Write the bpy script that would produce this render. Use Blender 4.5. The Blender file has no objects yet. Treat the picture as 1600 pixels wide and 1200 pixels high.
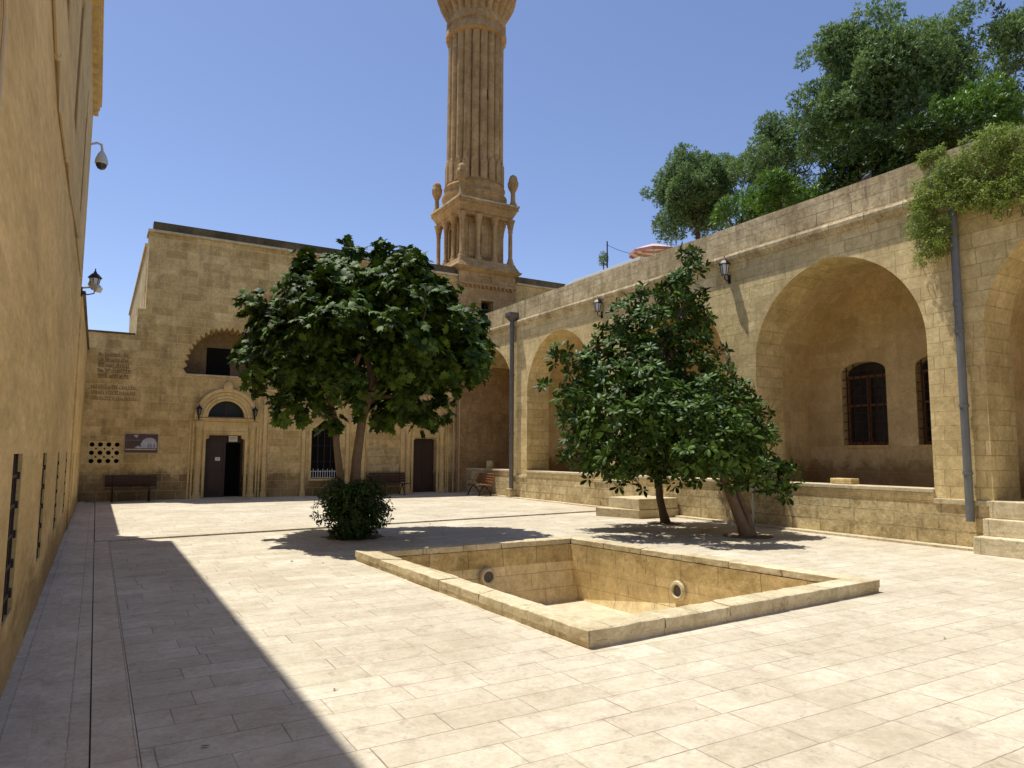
import bpy, bmesh, math, random
import numpy as np
from mathutils import Vector, Matrix, noise
from mathutils.geometry import tessellate_polygon
R = math.radians
sc = bpy.context.scene
COL = sc.collection

# ---------------------------------------------------------------- camera
cd = bpy.data.cameras.new("camera"); cam = bpy.data.objects.new("camera", cd); COL.objects.link(cam)
cd.sensor_width = 36; cd.lens = 1100/1600*36; cd.clip_end = 2000; cd.clip_start = .05
RX = (0.8619169, -0.50702013, 0.00546357)       # camera right in world
RU = (-0.05448746, -0.08190325, 0.99514972)     # camera up
RB = (-0.50411346, -0.85803406, -0.09822004)    # backwards
cam.matrix_world = Matrix(((RX[0], RU[0], RB[0], 0), (RX[1], RU[1], RB[1], 0), (RX[2], RU[2], RB[2], 1.65), (0, 0, 0, 1)))
sc.camera = cam
def _ray(px, py):
    x, y = (px-800)/1100, (600-py)/1100
    return Vector([RX[i]*x + RU[i]*y - RB[i] for i in range(3)])
def atY(px, py, Y): r = _ray(px, py); t = Y/r.y; return Vector((r.x*t, Y, 1.65+r.z*t))
def atX(px, py, X): r = _ray(px, py); t = X/r.x; return Vector((X, r.y*t, 1.65+r.z*t))
# ---------------------------------------------------------------- light
TX, TY = .172, .285                                # how far a shadow runs per metre of height
w = bpy.data.worlds.new("World"); sc.world = w; w.use_nodes = True
nt = w.node_tree; bg = nt.nodes["Background"]
sky = nt.nodes.new("ShaderNodeTexSky"); sky.sky_type = 'NISHITA'; sky.sun_disc = False
elev = math.atan(1/math.hypot(TX, TY)); sky.sun_elevation = elev; sky.sun_rotation = R(360)-math.atan2(TX, TY)
sky.air_density = 1.0; sky.dust_density = .9; sky.ozone_density = 2.0; sky.altitude = 900
tint = nt.nodes.new("ShaderNodeMix"); tint.data_type = 'RGBA'; tint.blend_type = 'MULTIPLY'; tint.inputs[0].default_value = 1; tint.inputs[7].default_value = (1.07, 1.01, 1.10, 1)
nt.links.new(sky.outputs[0], tint.inputs[6]); nt.links.new(tint.outputs[2], bg.inputs[0]); bg.inputs[1].default_value = .10
sl = bpy.data.lights.new("sun", 'SUN'); sl.energy = 3.6; sl.angle = R(.5); sl.color = (1, .97, .90)
so = bpy.data.objects.new("sun", sl); COL.objects.link(so)
so.rotation_euler = Vector((TX, -TY, -1)).to_track_quat('-Z', 'Y').to_euler(); so.location = (0, 0, 40)
sc.view_settings.view_transform = 'Standard'; sc.view_settings.look = 'None'; sc.view_settings.gamma = 1
sc.view_settings.exposure = 0.55
sc.cycles.max_bounces = 8; sc.cycles.diffuse_bounces = 5; sc.cycles.use_denoising = True

# ---------------------------------------------------------------- materials
def newmat(name):
    m = bpy.data.materials.new(name); m.use_nodes = True; n = m.node_tree
    return m, n, n.nodes["Principled BSDF"]
def N(n, t, **k):
    o = n.nodes.new(t)
    for a, b in k.items(): setattr(o, a, b)
    return o
def mth(n, op, a, b=None, c=None, clamp=False):
    o = n.nodes.new("ShaderNodeMath"); o.operation = op; o.use_clamp = clamp
    for i, v in enumerate((a, b, c)):
        if v is None: continue
        if isinstance(v, (int, float)): o.inputs[i].default_value = v
        else: n.links.new(v, o.inputs[i])
    return o.outputs[0]
def mixc(n, f, a, b, blend='MIX'):
    o = n.nodes.new("ShaderNodeMix"); o.data_type = 'RGBA'; o.blend_type = blend
    for i, v in ((0, f), (6, a), (7, b)):
        if isinstance(v, (int, float)): o.inputs[i].default_value = v
        elif isinstance(v, tuple): o.inputs[i].default_value = (*v, 1)
        else: n.links.new(v, o.inputs[i])
    return o.outputs[2]
def ntex(n, vec, scale, detail=4, rough=.6, dist=0):
    o = n.nodes.new("ShaderNodeTexNoise"); o.inputs['Scale'].default_value = scale
    o.inputs['Detail'].default_value = detail; o.inputs['Roughness'].default_value = rough; o.inputs['Distortion'].default_value = dist
    n.links.new(vec, o.inputs['Vector']); return o.outputs[0]
def ramp(n, v, lo, hi, a=0., b=1.):
    o = n.nodes.new("ShaderNodeMapRange"); o.clamp = True
    for i, x in enumerate((v, lo, hi, a, b)):
        if isinstance(x, (int, float)): o.inputs[i].default_value = x
        else: n.links.new(x, o.inputs[i])
    return o.outputs[0]
def vec(n, x, y, z=0.):
    o = n.nodes.new("ShaderNodeCombineXYZ")
    for i, v in enumerate((x, y, z)):
        if isinstance(v, (int, float)): o.inputs[i].default_value = v
        else: n.links.new(v, o.inputs[i])
    return o.outputs[0]

def masonry(name, cA, cB, cS, cM, bw=.62, rh=.31, mort=.6, msize=.006, bump=.5, mode='auto', stain=.5,
            streak=.0, rough=.85, rnd_amt=.6, dark=None, joint_noise=.5, blotch=0., off=(0, 0), facing=None, patchy=0., course=0., ys=1., mott=.35):
    m, n, p = newmat(name)
    g = N(n, "ShaderNodeNewGeometry"); P = g.outputs['Position']
    s = N(n, "ShaderNodeSeparateXYZ"); n.links.new(P, s.inputs[0])
    x, y, z = s.outputs
    if mode == 'auto':
        sn = N(n, "ShaderNodeSeparateXYZ"); n.links.new(g.outputs['True Normal'], sn.inputs[0])
        ax = mth(n, 'ABSOLUTE', sn.outputs[0]); az = mth(n, 'ABSOLUTE', sn.outputs[2])
        fx = mth(n, 'GREATER_THAN', ax, .6); fz = mth(n, 'GREATER_THAN', az, .75)
        u = mth(n, 'ADD', mth(n, 'MULTIPLY', x, mth(n, 'SUBTRACT', 1, fx)), mth(n, 'MULTIPLY', y, fx))
        v = mth(n, 'ADD', mth(n, 'MULTIPLY', z, mth(n, 'SUBTRACT', 1, fz)), mth(n, 'MULTIPLY', y, fz))
    elif mode == 'floor': u, v = x, y
    elif mode == 'long': u, v = y, x
    if ys != 1.: P = vec(n, x, mth(n, 'MULTIPLY', y, ys), z)
    wob = ntex(n, P, 1.3, 2)
    wob2 = ntex(n, P, 9, 2)
    u = mth(n, 'ADD', u, mth(n, 'MULTIPLY', mth(n, 'SUBTRACT', wob, .5), .10 if mode == 'auto' else .03)); u = mth(n, 'ADD', u, off[0])
    v = mth(n, 'ADD', v, mth(n, 'MULTIPLY', mth(n, 'SUBTRACT', wob2, .5), .015)); v = mth(n, 'ADD', v, off[1])
    if course:
        cn_ = ntex(n, vec(n, 3.7, 8.1, mth(n, 'MULTIPLY', v, 1.1)), 1, 2)
        v = mth(n, 'ADD', v, mth(n, 'MULTIPLY', mth(n, 'SUBTRACT', cn_, .5), course))
    # row-wise shift so that blocks do not line up every second course
    row = mth(n, 'FLOOR', mth(n, 'DIVIDE', v, rh))
    wn = N(n, "ShaderNodeTexWhiteNoise", noise_dimensions='1D'); n.links.new(row, wn.inputs['W'])
    u = mth(n, 'ADD', u, mth(n, 'MULTIPLY', wn.outputs[0], bw*3))
    sc_ = mth(n, 'ADD', .8, mth(n, 'MULTIPLY', wn.outputs[0], .45)); u = mth(n, 'MULTIPLY', u, sc_)
    b = N(n, "ShaderNodeTexBrick"); b.offset = 0; b.squash = 1
    b.inputs['Color1'].default_value = (0, 0, 0, 1); b.inputs['Color2'].default_value = (1, 1, 1, 1); b.inputs['Mortar'].default_value = (.5, .5, .5, 1)
    b.inputs['Scale'].default_value = 1; b.inputs['Mortar Size'].default_value = msize; b.inputs['Mortar Smooth'].default_value = .35
    b.inputs['Brick Width'].default_value = bw; b.inputs['Row Height'].default_value = rh
    n.links.new(vec(n, u, v), b.inputs['Vector'])
    rnd = b.outputs[0]; mf = b.outputs[1]
    big = ntex(n, P, .55, 5, .6); med = ntex(n, P, 3.2, 6, .65, .3); fine = ntex(n, P, 28, 4, .7)
    str_ = ntex(n, vec(n, mth(n, 'MULTIPLY', x, 4.5), mth(n, 'MULTIPLY', y, 4.5), mth(n, 'MULTIPLY', z, .55)), 1, 4, .6)
    pm = ramp(n, ntex(n, P, .8, 5, .65, .5), .44, .60, 1-patchy, 1) if patchy else 1.0
    rn = mth(n, 'ADD', .5, mth(n, 'MULTIPLY', mth(n, 'SUBTRACT', rnd, .5), pm))
    mf = mth(n, 'MULTIPLY', mf, pm)
    f = mth(n, 'ADD', mth(n, 'MULTIPLY', rn, rnd_amt), mth(n, 'MULTIPLY', ramp(n, med, .25, .75), 1-rnd_amt), clamp=True)
    c = mixc(n, f, cA, cB)
    c = mixc(n, ramp(n, big, .42, .72, 0, stain), c, cS)
    c = mixc(n, ramp(n, med, .5, .75, 0, stain*.8), c, cS)
    if streak: c = mixc(n, ramp(n, str_, .5, .75, 0, streak), c, tuple(v_*.55 for v_ in cS))
    if dark: # patches of lichen, soot and damp
        dn = ntex(n, P, dark[1], 6, .7, .6)
        c = mixc(n, ramp(n, dn, dark[2], dark[2]+.16, 0, dark[3]), c, dark[0])
    if facing:  # foot of a wall that is scuffed and damp up to a ragged height
        h = mth(n, 'ADD', z, mth(n, 'MULTIPLY', mth(n, 'SUBTRACT', med, .5), facing[1]))
        c = mixc(n, mth(n, 'MULTIPLY', ramp(n, h, facing[0]+.12, facing[0]-.12), ramp(n, big, .3, .6, .4, 1)), c, facing[2])
    if blotch:
        sp = ntex(n, P, 7, 6, .75, .4)
        c = mixc(n, ramp(n, sp, .56, .68, 0, blotch), c, tuple(v_*.62 for v_ in cS))
        pin = ntex(n, P, 46, 2, .5)
        c = mixc(n, ramp(n, pin, .66, .74, 0, blotch*.8), c, tuple(v_*.4 for v_ in cS))
    c = mixc(n, .55, c, mixc(n, ramp(n, fine, .25, .75), (.78, .77, .75), (1.08, 1.08, 1.08)), 'MULTIPLY')
    if mott:
        m1 = ntex(n, P, 5.5, 5, .7, .8); m2 = ntex(n, P, 1.6, 3, .6, .4); m3 = ntex(n, P, 14, 3, .6)
        mm = mth(n, 'ADD', mth(n, 'MULTIPLY', m1, .45), mth(n, 'ADD', mth(n, 'MULTIPLY', m2, .35), mth(n, 'MULTIPLY', m3, .2)))
        k_ = ramp(n, mm, .36, .62, 1-mott*.9, 1+mott*.65)
        if mode == 'auto': c = mixc(n, 1, c, (1.10, 1.06, .93), 'MULTIPLY')
        c = mixc(n, 1, c, vec(n, k_, mth(n, 'POWER', k_, 1.08), mth(n, 'POWER', k_, 1.35)), 'MULTIPLY')
    jm = mth(n, 'MULTIPLY', mf, ramp(n, ntex(n, P, 1.9, 3), .5-joint_noise*.35, .5+joint_noise*.2, 1-joint_noise, 1))
    c = mixc(n, mth(n, 'MULTIPLY', jm, mort), c, cM)
    n.links.new(c, p.inputs['Base Color']); p.inputs['Roughness'].default_value = rough; p.inputs['Specular IOR Level'].default_value = .25
    hgt = mth(n, 'ADD', mth(n, 'MULTIPLY', jm, -.9), mth(n, 'ADD', mth(n, 'MULTIPLY', fine, .22), mth(n, 'ADD', mth(n, 'MULTIPLY', med, .9), mth(n, 'MULTIPLY', rnd, .18))))
    bp = N(n, "ShaderNodeBump"); bp.inputs['Strength'].default_value = bump; bp.inputs['Distance'].default_value = .02
    n.links.new(hgt, bp.inputs['Height']); n.links.new(bp.outputs[0], p.inputs['Normal'])
    return m
def plain(name, c, rough=.5, metal=0., var=.25, scale=12, spec=.4, bump=.1):
    m, n, p = newmat(name); g = N(n, "ShaderNodeTexCoord")
    t = ntex(n, g.outputs['Object'], scale, 5)
    n.links.new(mixc(n, t, tuple(v*(1-var) for v in c), tuple(min(1, v*(1+var)) for v in c)), p.inputs['Base Color'])
    p.inputs['Roughness'].default_value = rough; p.inputs['Metallic'].default_value = metal; p.inputs['Specular IOR Level'].default_value = spec
    bp = N(n, "ShaderNodeBump"); bp.inputs['Strength'].default_value = bump; bp.inputs['Distance'].default_value = .01
    n.links.new(t, bp.inputs['Height']); n.links.new(bp.outputs[0], p.inputs['Normal'])
    return m
def leafmat(name, c1, c2, rough=.35, trans=.15, spec=.5):
    m, n, p = newmat(name); g = N(n, "ShaderNodeNewGeometry")
    c = mixc(n, g.outputs['Random Per Island'], c1, c2)
    n.links.new(c, p.inputs['Base Color']); p.inputs['Roughness'].default_value = rough; p.inputs['Specular IOR Level'].default_value = spec
    tr = N(n, "ShaderNodeBsdfTranslucent"); n.links.new(mixc(n, .5, c, (.16, .28, .02)), tr.inputs[0])
    mx = N(n, "ShaderNodeMixShader"); mx.inputs[0].default_value = trans
    n.links.new(p.outputs[0], mx.inputs[1]); n.links.new(tr.outputs[0], mx.inputs[2])
    n.links.new(mx.outputs[0], n.nodes["Material Output"].inputs[0]); return m

M = {}
M['facade'] = masonry('facade_stone', (.44, .305, .125), (.80, .62, .33), (.31, .205, .075), (.80, .66, .40), .62, .30, mort=.55, msize=.010, stain=.5, streak=.4, bump=.6, dark=((.17, .115, .055), 1.0, .55, .6), facing=(.9, 1.2, (.15, .10, .05)), patchy=.35, course=.5, blotch=.3, mott=.33, rnd_amt=.8)
M['arcade'] = masonry('arcade_stone', (.58, .46, .24), (.80, .66, .38), (.42, .31, .15), (.30, .22, .11), .58, .27, mort=.55, msize=.008, stain=.55, streak=.3, bump=.9, blotch=.3, facing=(.55, .5, (.36, .28, .15)), patchy=.4, course=.35, mott=.32, rnd_amt=.8)
M['plinth'] = masonry('plinth_stone', (.48, .39, .22), (.68, .57, .36), (.33, .25, .13), (.18, .13, .07), .74, .27, mort=.5, msize=.013, stain=.6, streak=.2, bump=1.8, blotch=.5, dark=((.30, .25, .17), 2.2, .55, .6), patchy=.6, course=.4, mott=.5, rnd_amt=.75)
M['parapet'] = masonry('parapet_stone', (.48, .39, .24), (.68, .56, .37), (.28, .21, .12), (.15, .11, .06), .75, .24, mort=.7, msize=.009, stain=.65, streak=.6, bump=.9, blotch=.55, patchy=.4, course=.3, mott=.5)
M['porch'] = masonry('porch_stone', (.58, .455, .26), (.80, .66, .42), (.47, .35, .19), (.70, .58, .38), .62, .30, mort=.5, msize=.007, stain=.5, streak=.25, bump=.5, facing=(1.45, .9, (.30, .19, .085)), patchy=.4, course=.5, blotch=.25, mott=.25, rnd_amt=.75)
M['left'] = masonry('smooth_wall_stone', (.60, .43, .20), (.70, .53, .27), (.52, .34, .13), (.46, .32, .15), .95, .40, mort=.08, msize=.008, stain=.55, streak=.0, bump=.4, rnd_amt=.2, joint_noise=.9, facing=(.5, 1.1, (.33, .22, .09)), patchy=.7, course=.0, blotch=.15, mott=.30, ys=.28)
M['lintel'] = masonry('carved_stone', (.60, .45, .22), (.72, .57, .31), (.46, .32, .14), (.42, .30, .14), 1.4, .5, mort=.15, stain=.45, streak=.3, bump=.4, mott=.25)
M['minaret'] = masonry('minaret_stone', (.33, .215, .105), (.47, .325, .175), (.20, .125, .06), (.22, .13, .05), .5, .42, mort=.5, msize=.014, stain=.5, streak=.3, bump=.5, blotch=.3, mott=.4, patchy=.3)
M['lichen'] = masonry('lichen_stone', (.10, .08, .05), (.17, .135, .08), (.05, .042, .03), (.05, .04, .03), .8, .3, mort=.4, stain=.7, streak=.4, bump=.7)
M['pave'] = masonry('paving_stone', (.53, .465, .335), (.72, .645, .50), (.46, .38, .27), (.20, .15, .10), .70, .305, mort=.95, msize=.0055, stain=.75, bump=.22, mode='floor', rnd_amt=.6, joint_noise=1.0, rough=.75, blotch=.55, dark=((.34, .27, .20), 2.6, .56, .6), mott=.20)
M['strip'] = masonry('kerb_slab_stone', (.60, .50, .36), (.72, .62, .46), (.50, .41, .28), (.14, .11, .08), 1.5, .33, mort=.5, msize=.005, stain=.5, bump=.25, mode='long', joint_noise=.6, blotch=.4, off=(0, .05), mott=.25)
M['pool'] = masonry('pool_stone', (.62, .50, .30), (.77, .65, .42), (.50, .37, .16), (.17, .12, .05), .72, .27, mort=.6, msize=.006, stain=.5, streak=.25, bump=.5, blotch=.35, off=(.2, .12), mott=.3)
M['poolrim'] = masonry('pool_upper_stone', (.46, .35, .17), (.62, .49, .27), (.30, .22, .10), (.15, .10, .05), .72, 3., mort=.6, msize=.007, stain=.7, streak=.4, bump=.9, blotch=.6, off=(.2, 1.5), mott=.45)
M['cope'] = masonry('coping_stone', (.52, .455, .33), (.66, .59, .445), (.40, .32, .19), (.20, .15, .08), .95, 5., mort=.5, msize=.006, stain=.65, bump=.9, blotch=.85, off=(0, 2.5), mott=.30)
M['poolfloor'] = masonry('pool_floor_stone', (.62, .52, .34), (.74, .64, .45), (.52, .41, .26), (.3, .23, .14), .6, .5, mort=.4, stain=.5, bump=.3, mode='floor', blotch=.35, mott=.2)
M['white'] = plain('white_stone', (.72, .69, .62), .8, var=.12)
M['jamb'] = plain('shaded_worn_jamb', (.36, .22, .09), .8, var=.4, scale=5)  # worn brown, darkened to paint in the shade of the window jambs
M['carving_shade'] = plain('shaded_carving', (.31, .21, .095), .9, var=.5)  # dark brown paints the shading of the carved letters onto the strokes
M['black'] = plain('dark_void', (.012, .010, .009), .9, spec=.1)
M['iron'] = plain('black_iron', (.03, .027, .025), .45, .6, var=.4, scale=40)
M['rust'] = plain('rusty_bars', (.05, .03, .02), .7, .2, var=.5, scale=30)
M['dglass'] = plain('dark_window_glass', (.035, .04, .05), .12, spec=.6, scale=3, bump=.02)
M['lglass'] = plain('frosted_lamp_glass', (.75, .76, .74), .25, var=.08)
M['wood_dark'] = plain('dark_door_wood', (.045, .023, .016), .55, var=.4, scale=6)
M['wood'] = plain('bench_wood', (.30, .145, .06), .45, var=.35, scale=14)
M['wood_red'] = plain('weathered_bench_wood', (.085, .045, .035), .6, var=.35, scale=14)
M['winwood'] = plain('window_frame_wood', (.20, .09, .045), .6, var=.35, scale=10)
M['zinc'] = plain('galvanised_pipe', (.17, .175, .175), .55, .3, var=.3, scale=5)
M['zincdark'] = plain('tarnished_pipe', (.15, .14, .135), .5, .4, var=.4, scale=5)
M['pvc'] = plain('beige_conduit', (.52, .42, .27), .6, var=.1)
M['cam'] = plain('camera_housing', (.6, .6, .58), .35, var=.05)
M['bark'] = plain('fig_bark', (.21, .15, .10), .9, var=.4, scale=9, bump=.9, spec=.1)
M['bark2'] = plain('dark_bark', (.12, .08, .055), .9, var=.4, scale=14, bump=.9, spec=.1)
M['paper'] = plain('notice_paper', (.72, .72, .66), .7, var=.06)
M['ink'] = plain('grey_print', (.25, .25, .24), .7)
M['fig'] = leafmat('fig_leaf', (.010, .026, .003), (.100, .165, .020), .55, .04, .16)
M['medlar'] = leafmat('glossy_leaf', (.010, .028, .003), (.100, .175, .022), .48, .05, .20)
M['ivy'] = leafmat('shrub_leaf', (.016, .034, .006), (.055, .10, .018), .5, .08, .2)
M['willow'] = leafmat('pale_small_leaf', (.06, .12, .04), (.28, .38, .16), .55, .25, .25)
M['bright'] = leafmat('bright_hedge_leaf', (.06, .13, .015), (.13, .24, .03), .45, .3)
M['conifer'] = leafmat('conifer_leaf', (.012, .03, .014), (.025, .055, .022), .6, .05)
M['vine'] = leafmat('vine_leaf', (.17, .24, .035), (.36, .42, .11), .55, .35, .2)
M['vinestem'] = plain('vine_stem', (.13, .11, .05), .8)
M['bird'] = plain('pigeon_feather', (.05, .05, .06), .6, scale=30)

# ---------------------------------------------------------------- mesh helpers
class MB:
    def __init__(s): s.v = []; s.f = []
    def add(s, vs, fs):
        k = len(s.v); s.v += [tuple(v) for v in vs]; s.f += [tuple(i+k for i in f) for f in fs]; return s
    def box(s, x0, x1, y0, y1, z0, z1):
        return s.add([(x0,y0,z0),(x1,y0,z0),(x1,y1,z0),(x0,y1,z0),(x0,y0,z1),(x1,y0,z1),(x1,y1,z1),(x0,y1,z1)],
                     [(0,3,2,1),(4,5,6,7),(0,1,5,4),(1,2,6,5),(2,3,7,6),(3,0,4,7)])
    def bar(s, a, b, w_, h_=None, up=Vector((0, 0, 1))):
        a, b = Vector(a), Vector(b); d = (b-a).normalized(); h_ = h_ or w_
        sd = d.cross(up); sd = sd.normalized() if sd.length > 1e-3 else Vector((1, 0, 0)); u = sd.cross(d)
        vs = [p + sd*w_/2*i + u*h_/2*j for p in (a, b) for i, j in ((-1,-1),(1,-1),(1,1),(-1,1))]
        return s.add(vs, [(0,1,2,3),(7,6,5,4),(0,4,5,1),(1,5,6,2),(2,6,7,3),(3,7,4,0)])
    def tube(s, pts, rad, n=10, cap=True, wob=0, seed=0):
        pts = [Vector(p) for p in pts]; k = len(pts)
        if isinstance(rad, (int, float)): rad = [rad]*k
        rg = random.Random(seed); ref = Vector((0, 1, .01)).normalized(); rings = []
        for i, p in enumerate(pts):
            d = (pts[min(i+1, k-1)] - pts[max(i-1, 0)]).normalized()
            a = d.cross(ref); a = a.normalized() if a.length > .05 else d.cross(Vector((1, 0, 0))).normalized(); b = d.cross(a)
            rings.append([p + (a*math.cos(t)+b*math.sin(t))*rad[i]*(1+(rg.random()-.5)*wob) for t in [2*math.pi*j/n for j in range(n)]])
        vs = [v for r in rings for v in r]; fs = []
        for i in range(k-1):
            for j in range(n): fs.append((i*n+j, i*n+(j+1) % n, (i+1)*n+(j+1) % n, (i+1)*n+j))
        if cap: fs += [tuple(range(n-1, -1, -1)), tuple((k-1)*n+j for j in range(n))]
        return s.add(vs, fs)
    def lathe(s, c, prof, n=24, flute=None):   # prof [(r,z)], flute(z_index, angle)->radius factor
        cx, cy, cz = c; vs = []; fs = []
        for i, (r, z) in enumerate(prof):
            for j in range(n):
                t = 2*math.pi*j/n; rr = r*(flute(i, t) if flute else 1); vs.append((cx+rr*math.cos(t), cy+rr*math.sin(t), cz+z))
        for i in range(len(prof)-1):
            for j in range(n): fs.append((i*n+j, i*n+(j+1) % n, (i+1)*n+(j+1) % n, (i+1)*n+j))
        fs += [tuple(range(n-1, -1, -1)), tuple((len(prof)-1)*n+j for j in range(n))]
        return s.add(vs, fs)
    def prism(s, poly, fr, d0, d1):            # polygon in (u,v), frame fr(u,v,w)
        k = len(poly); vs = [fr(u, v, d0) for u, v in poly] + [fr(u, v, d1) for u, v in poly]
        fs = [tuple(range(k)), tuple(range(2*k-1, k-1, -1))] + [(i, i+k, (i+1) % k+k, (i+1) % k) for i in range(k)]
        return s.add(vs, fs)
    def plate(s, outer, holes, fr, d0, d1, back=True):
        loops = [outer]+holes; flat = [p for l in loops for p in l]
        tris = tessellate_polygon([[Vector((p[0], p[1], 0)) for p in l] for l in loops]); k = len(flat)
        fs = [tuple(t) for t in tris]
        if back: fs += [tuple(i+k for i in reversed(t)) for t in tris]
        o = 0
        for l in loops:
            m = len(l)
            for i in range(m): a, b = o+i, o+(i+1) % m; fs.append((a, b, b+k, a+k))
            o += m
        return s.add([fr(u, v, d0) for u, v in flat] + [fr(u, v, d1) for u, v in flat], fs)
    def xf(s, mat):
        s.v = [tuple(mat @ Vector(v)) for v in s.v]; return s
    def build(s, name, mat, parent=None, smooth=False, bevel=0, local=False, fixn=True, seg=2):
        me = bpy.data.meshes.new(name)
        L = Vector((0, 0, 0))
        if parent is not None and not local:
            q = parent
            while q is not None: L += q.location; q = q.parent
        me.from_pydata([tuple(Vector(v)-L) for v in s.v], [], s.f)
        if fixn:
            bm = bmesh.new(); bm.from_mesh(me); bmesh.ops.recalc_face_normals(bm, faces=bm.faces); bm.to_mesh(me); bm.free()
        me.materials.append(mat)
        if smooth:
            me.polygons.foreach_set('use_smooth', [True]*len(me.polygons))
            try: me.set_sharp_from_angle(angle=R(40))
            except Exception: pass
        o = bpy.data.objects.new(name, me); COL.objects.link(o)
        if parent is not None: o.parent = parent
        if bevel:
            b = o.modifiers.new("bevel", 'BEVEL'); b.width = bevel; b.segments = seg; b.limit_method = 'ANGLE'
        return o
def weather(o, cuts=7, amp=.006, rnd=.012):
    bm = bmesh.new(); bm.from_mesh(o.data)
    bmesh.ops.subdivide_edges(bm, edges=bm.edges, cuts=cuts, use_grid_fill=True)
    for v in bm.verts:
        p = v.co; sharp = len({tuple(round(c, 1) for c in f.normal) for f in v.link_faces})
        k = noise.noise(p*5)*amp + noise.noise(p*17+Vector((3, 1, 7)))*amp*.6
        if sharp > 1: k -= rnd*(.35+.9*max(0, noise.noise(p*9+Vector((9, 2, 4)))))*(1.3 if sharp > 2 else 1)
        v.co = p+v.normal*k
    bm.to_mesh(o.data); bm.free(); return o
def tag(o, label=None, cat=None, group=None, kind=None):
    for k, v in (('label', label), ('category', cat), ('group', group), ('kind', kind)):
        if v: o[k] = v
    return o
def empty(name, loc, rz=0, **k):
    o = bpy.data.objects.new(name, None); COL.objects.link(o); o.location = loc; o.rotation_euler = (0, 0, rz); o.empty_display_size = .2
    return tag(o, **k)
def copy_tree(o, parent=None):
    c = o.copy(); COL.objects.link(c)
    if parent is not None: c.parent = parent
    for ch in [q for q in COL.objects if q.parent == o]: copy_tree(ch, c)
    return c
fY = lambda Y: (lambda u, v, w_: (u, Y+w_, v))       # wall facing -Y, depth runs to +Y
fX = lambda X: (lambda u, v, w_: (X+w_, u, v))       # wall facing -X, depth runs to +X
fL = lambda X: (lambda u, v, w_: (X-w_, u, v))       # wall facing +X, depth runs to -X
def rect(a, b, c, d): return [(a, c), (b, c), (b, d), (a, d)]
def archp(a, b, z0, zs, zt, n=28, p=1.93, point=.0):
    m, h = (a+b)/2, (b-a)/2; pts = [(a, z0), (b, z0)]
    for i in range(n+1):
        t = math.pi*i/n; x = math.cos(t); s_ = math.sin(t)
        pts.append((m+h*x, zs+(zt-zs)*(s_**(2/2.0)*(1-point)+point*(1-abs(x)))))
    return pts
def ring(cx, cz, r0, r1, n=24, a0=0, a1=math.pi):
    return [(cx+r1*math.cos(a0+(a1-a0)*i/n), cz+r1*math.sin(a0+(a1-a0)*i/n)) for i in range(n+1)] + \
           [(cx+r0*math.cos(a1-(a1-a0)*i/n), cz+r0*math.sin(a1-(a1-a0)*i/n)) for i in range(n+1)]

# ================================================================ SETTING: ground
PO = [(3.52, 10.72), (3.69, 4.97), (8.30, 5.27), (7.66, 10.80)]     # outer outline of the basin rim
def inset(poly, d):
    c = []; k = len(poly)
    for i in range(k):
        p0, p1, p2 = Vector(poly[i-1]), Vector(poly[i]), Vector(poly[(i+1) % k])
        e1, e2 = (p1-p0).normalized(), (p2-p1).normalized()
        n1, n2 = Vector((-e1.y, e1.x)), Vector((-e2.y, e2.x)); b = (n1+n2).normalized()
        c.append(tuple(p1 + b*d/b.dot(n1)))
    return c
PI_ = inset(PO, .29)
PM = inset(PO, .15)
flat = lambda u, v, w_: (u, v, w_)
JL = lambda x: 15.0 + (x-.09)*.114        # dark joint across the court
b = MB()
b.plate([(.30, -40), (60, -40), (60, JL(60)), (.30, JL(.30))], [PM], flat, 0, -.02, back=False)
tag(b.build('paving', M['pave']), kind='structure')
b = MB(); b.plate([(.07, JL(.07)+.035), (60, JL(60)+.035), (60, 60), (.07, 60)], [], flat, .028, -.05, back=False)
tag(b.build('paving', M['pave']), kind='structure')
b = MB(); b.plate([(-.5, -40), (.056, -40), (.056, 40), (-.5, 40)], [], flat, .006, -.05, back=False)
tag(b.build('path', M['strip']), kind='structure')
b = MB(); b.box(-.46, -.235, -40, 26.7, -.02, .035)
tag(weather(b.build('kerb', M['strip']), 0, 0, 0), kind='structure')
b = MB(); b.plate([(.065, -40), (.293, -40), (.293, JL(.29)), (.065, JL(.06))], [], flat, .012, -.05, back=False)
tag(b.build('path', M['strip']), kind='structure')
b = MB(); b.box(-80, 3.0, -80, 120, -.4, -.021); b.box(9, 80, -80, 120, -.4, -.021); b.box(3, 9, 11.5, 120, -.4, -.021); b.box(3, 9, -80, 4.6, -.4, -.021)
tag(b.build('ground', plain('bedding_soil', (.10, .08, .06), .9)), kind='structure')
b = MB(); b.box(13.22, 13.46, -6, 14.0, -.02, .045); b.box(13.22, 13.46, 15.5, 26.6, -.02, .06)
tag(b.build('pavement', M['cope'], bevel=.008), kind='structure')

for cx_s, cy_s, r_s in ((4.45, 13.7, .62), (11.86, 12.9, .42), (11.52, 10.12, .50)):
    b = MB(); rg = random.Random(int(cx_s*10)); k = 26
    b.add([(cx_s, cy_s, .012)]+[(cx_s+r_s*rg.uniform(.8, 1.1)*math.cos(2*math.pi*i/k), cy_s+r_s*rg.uniform(.8, 1.1)*math.sin(2*math.pi*i/k), .005) for i in range(k)], [(0, 1+i, 1+(i+1) % k) for i in range(k)])
    tag(b.build('soil', plain('tree_soil', (.17, .115, .07), .95, var=.5, scale=20, bump=.8)), kind='structure')
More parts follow.
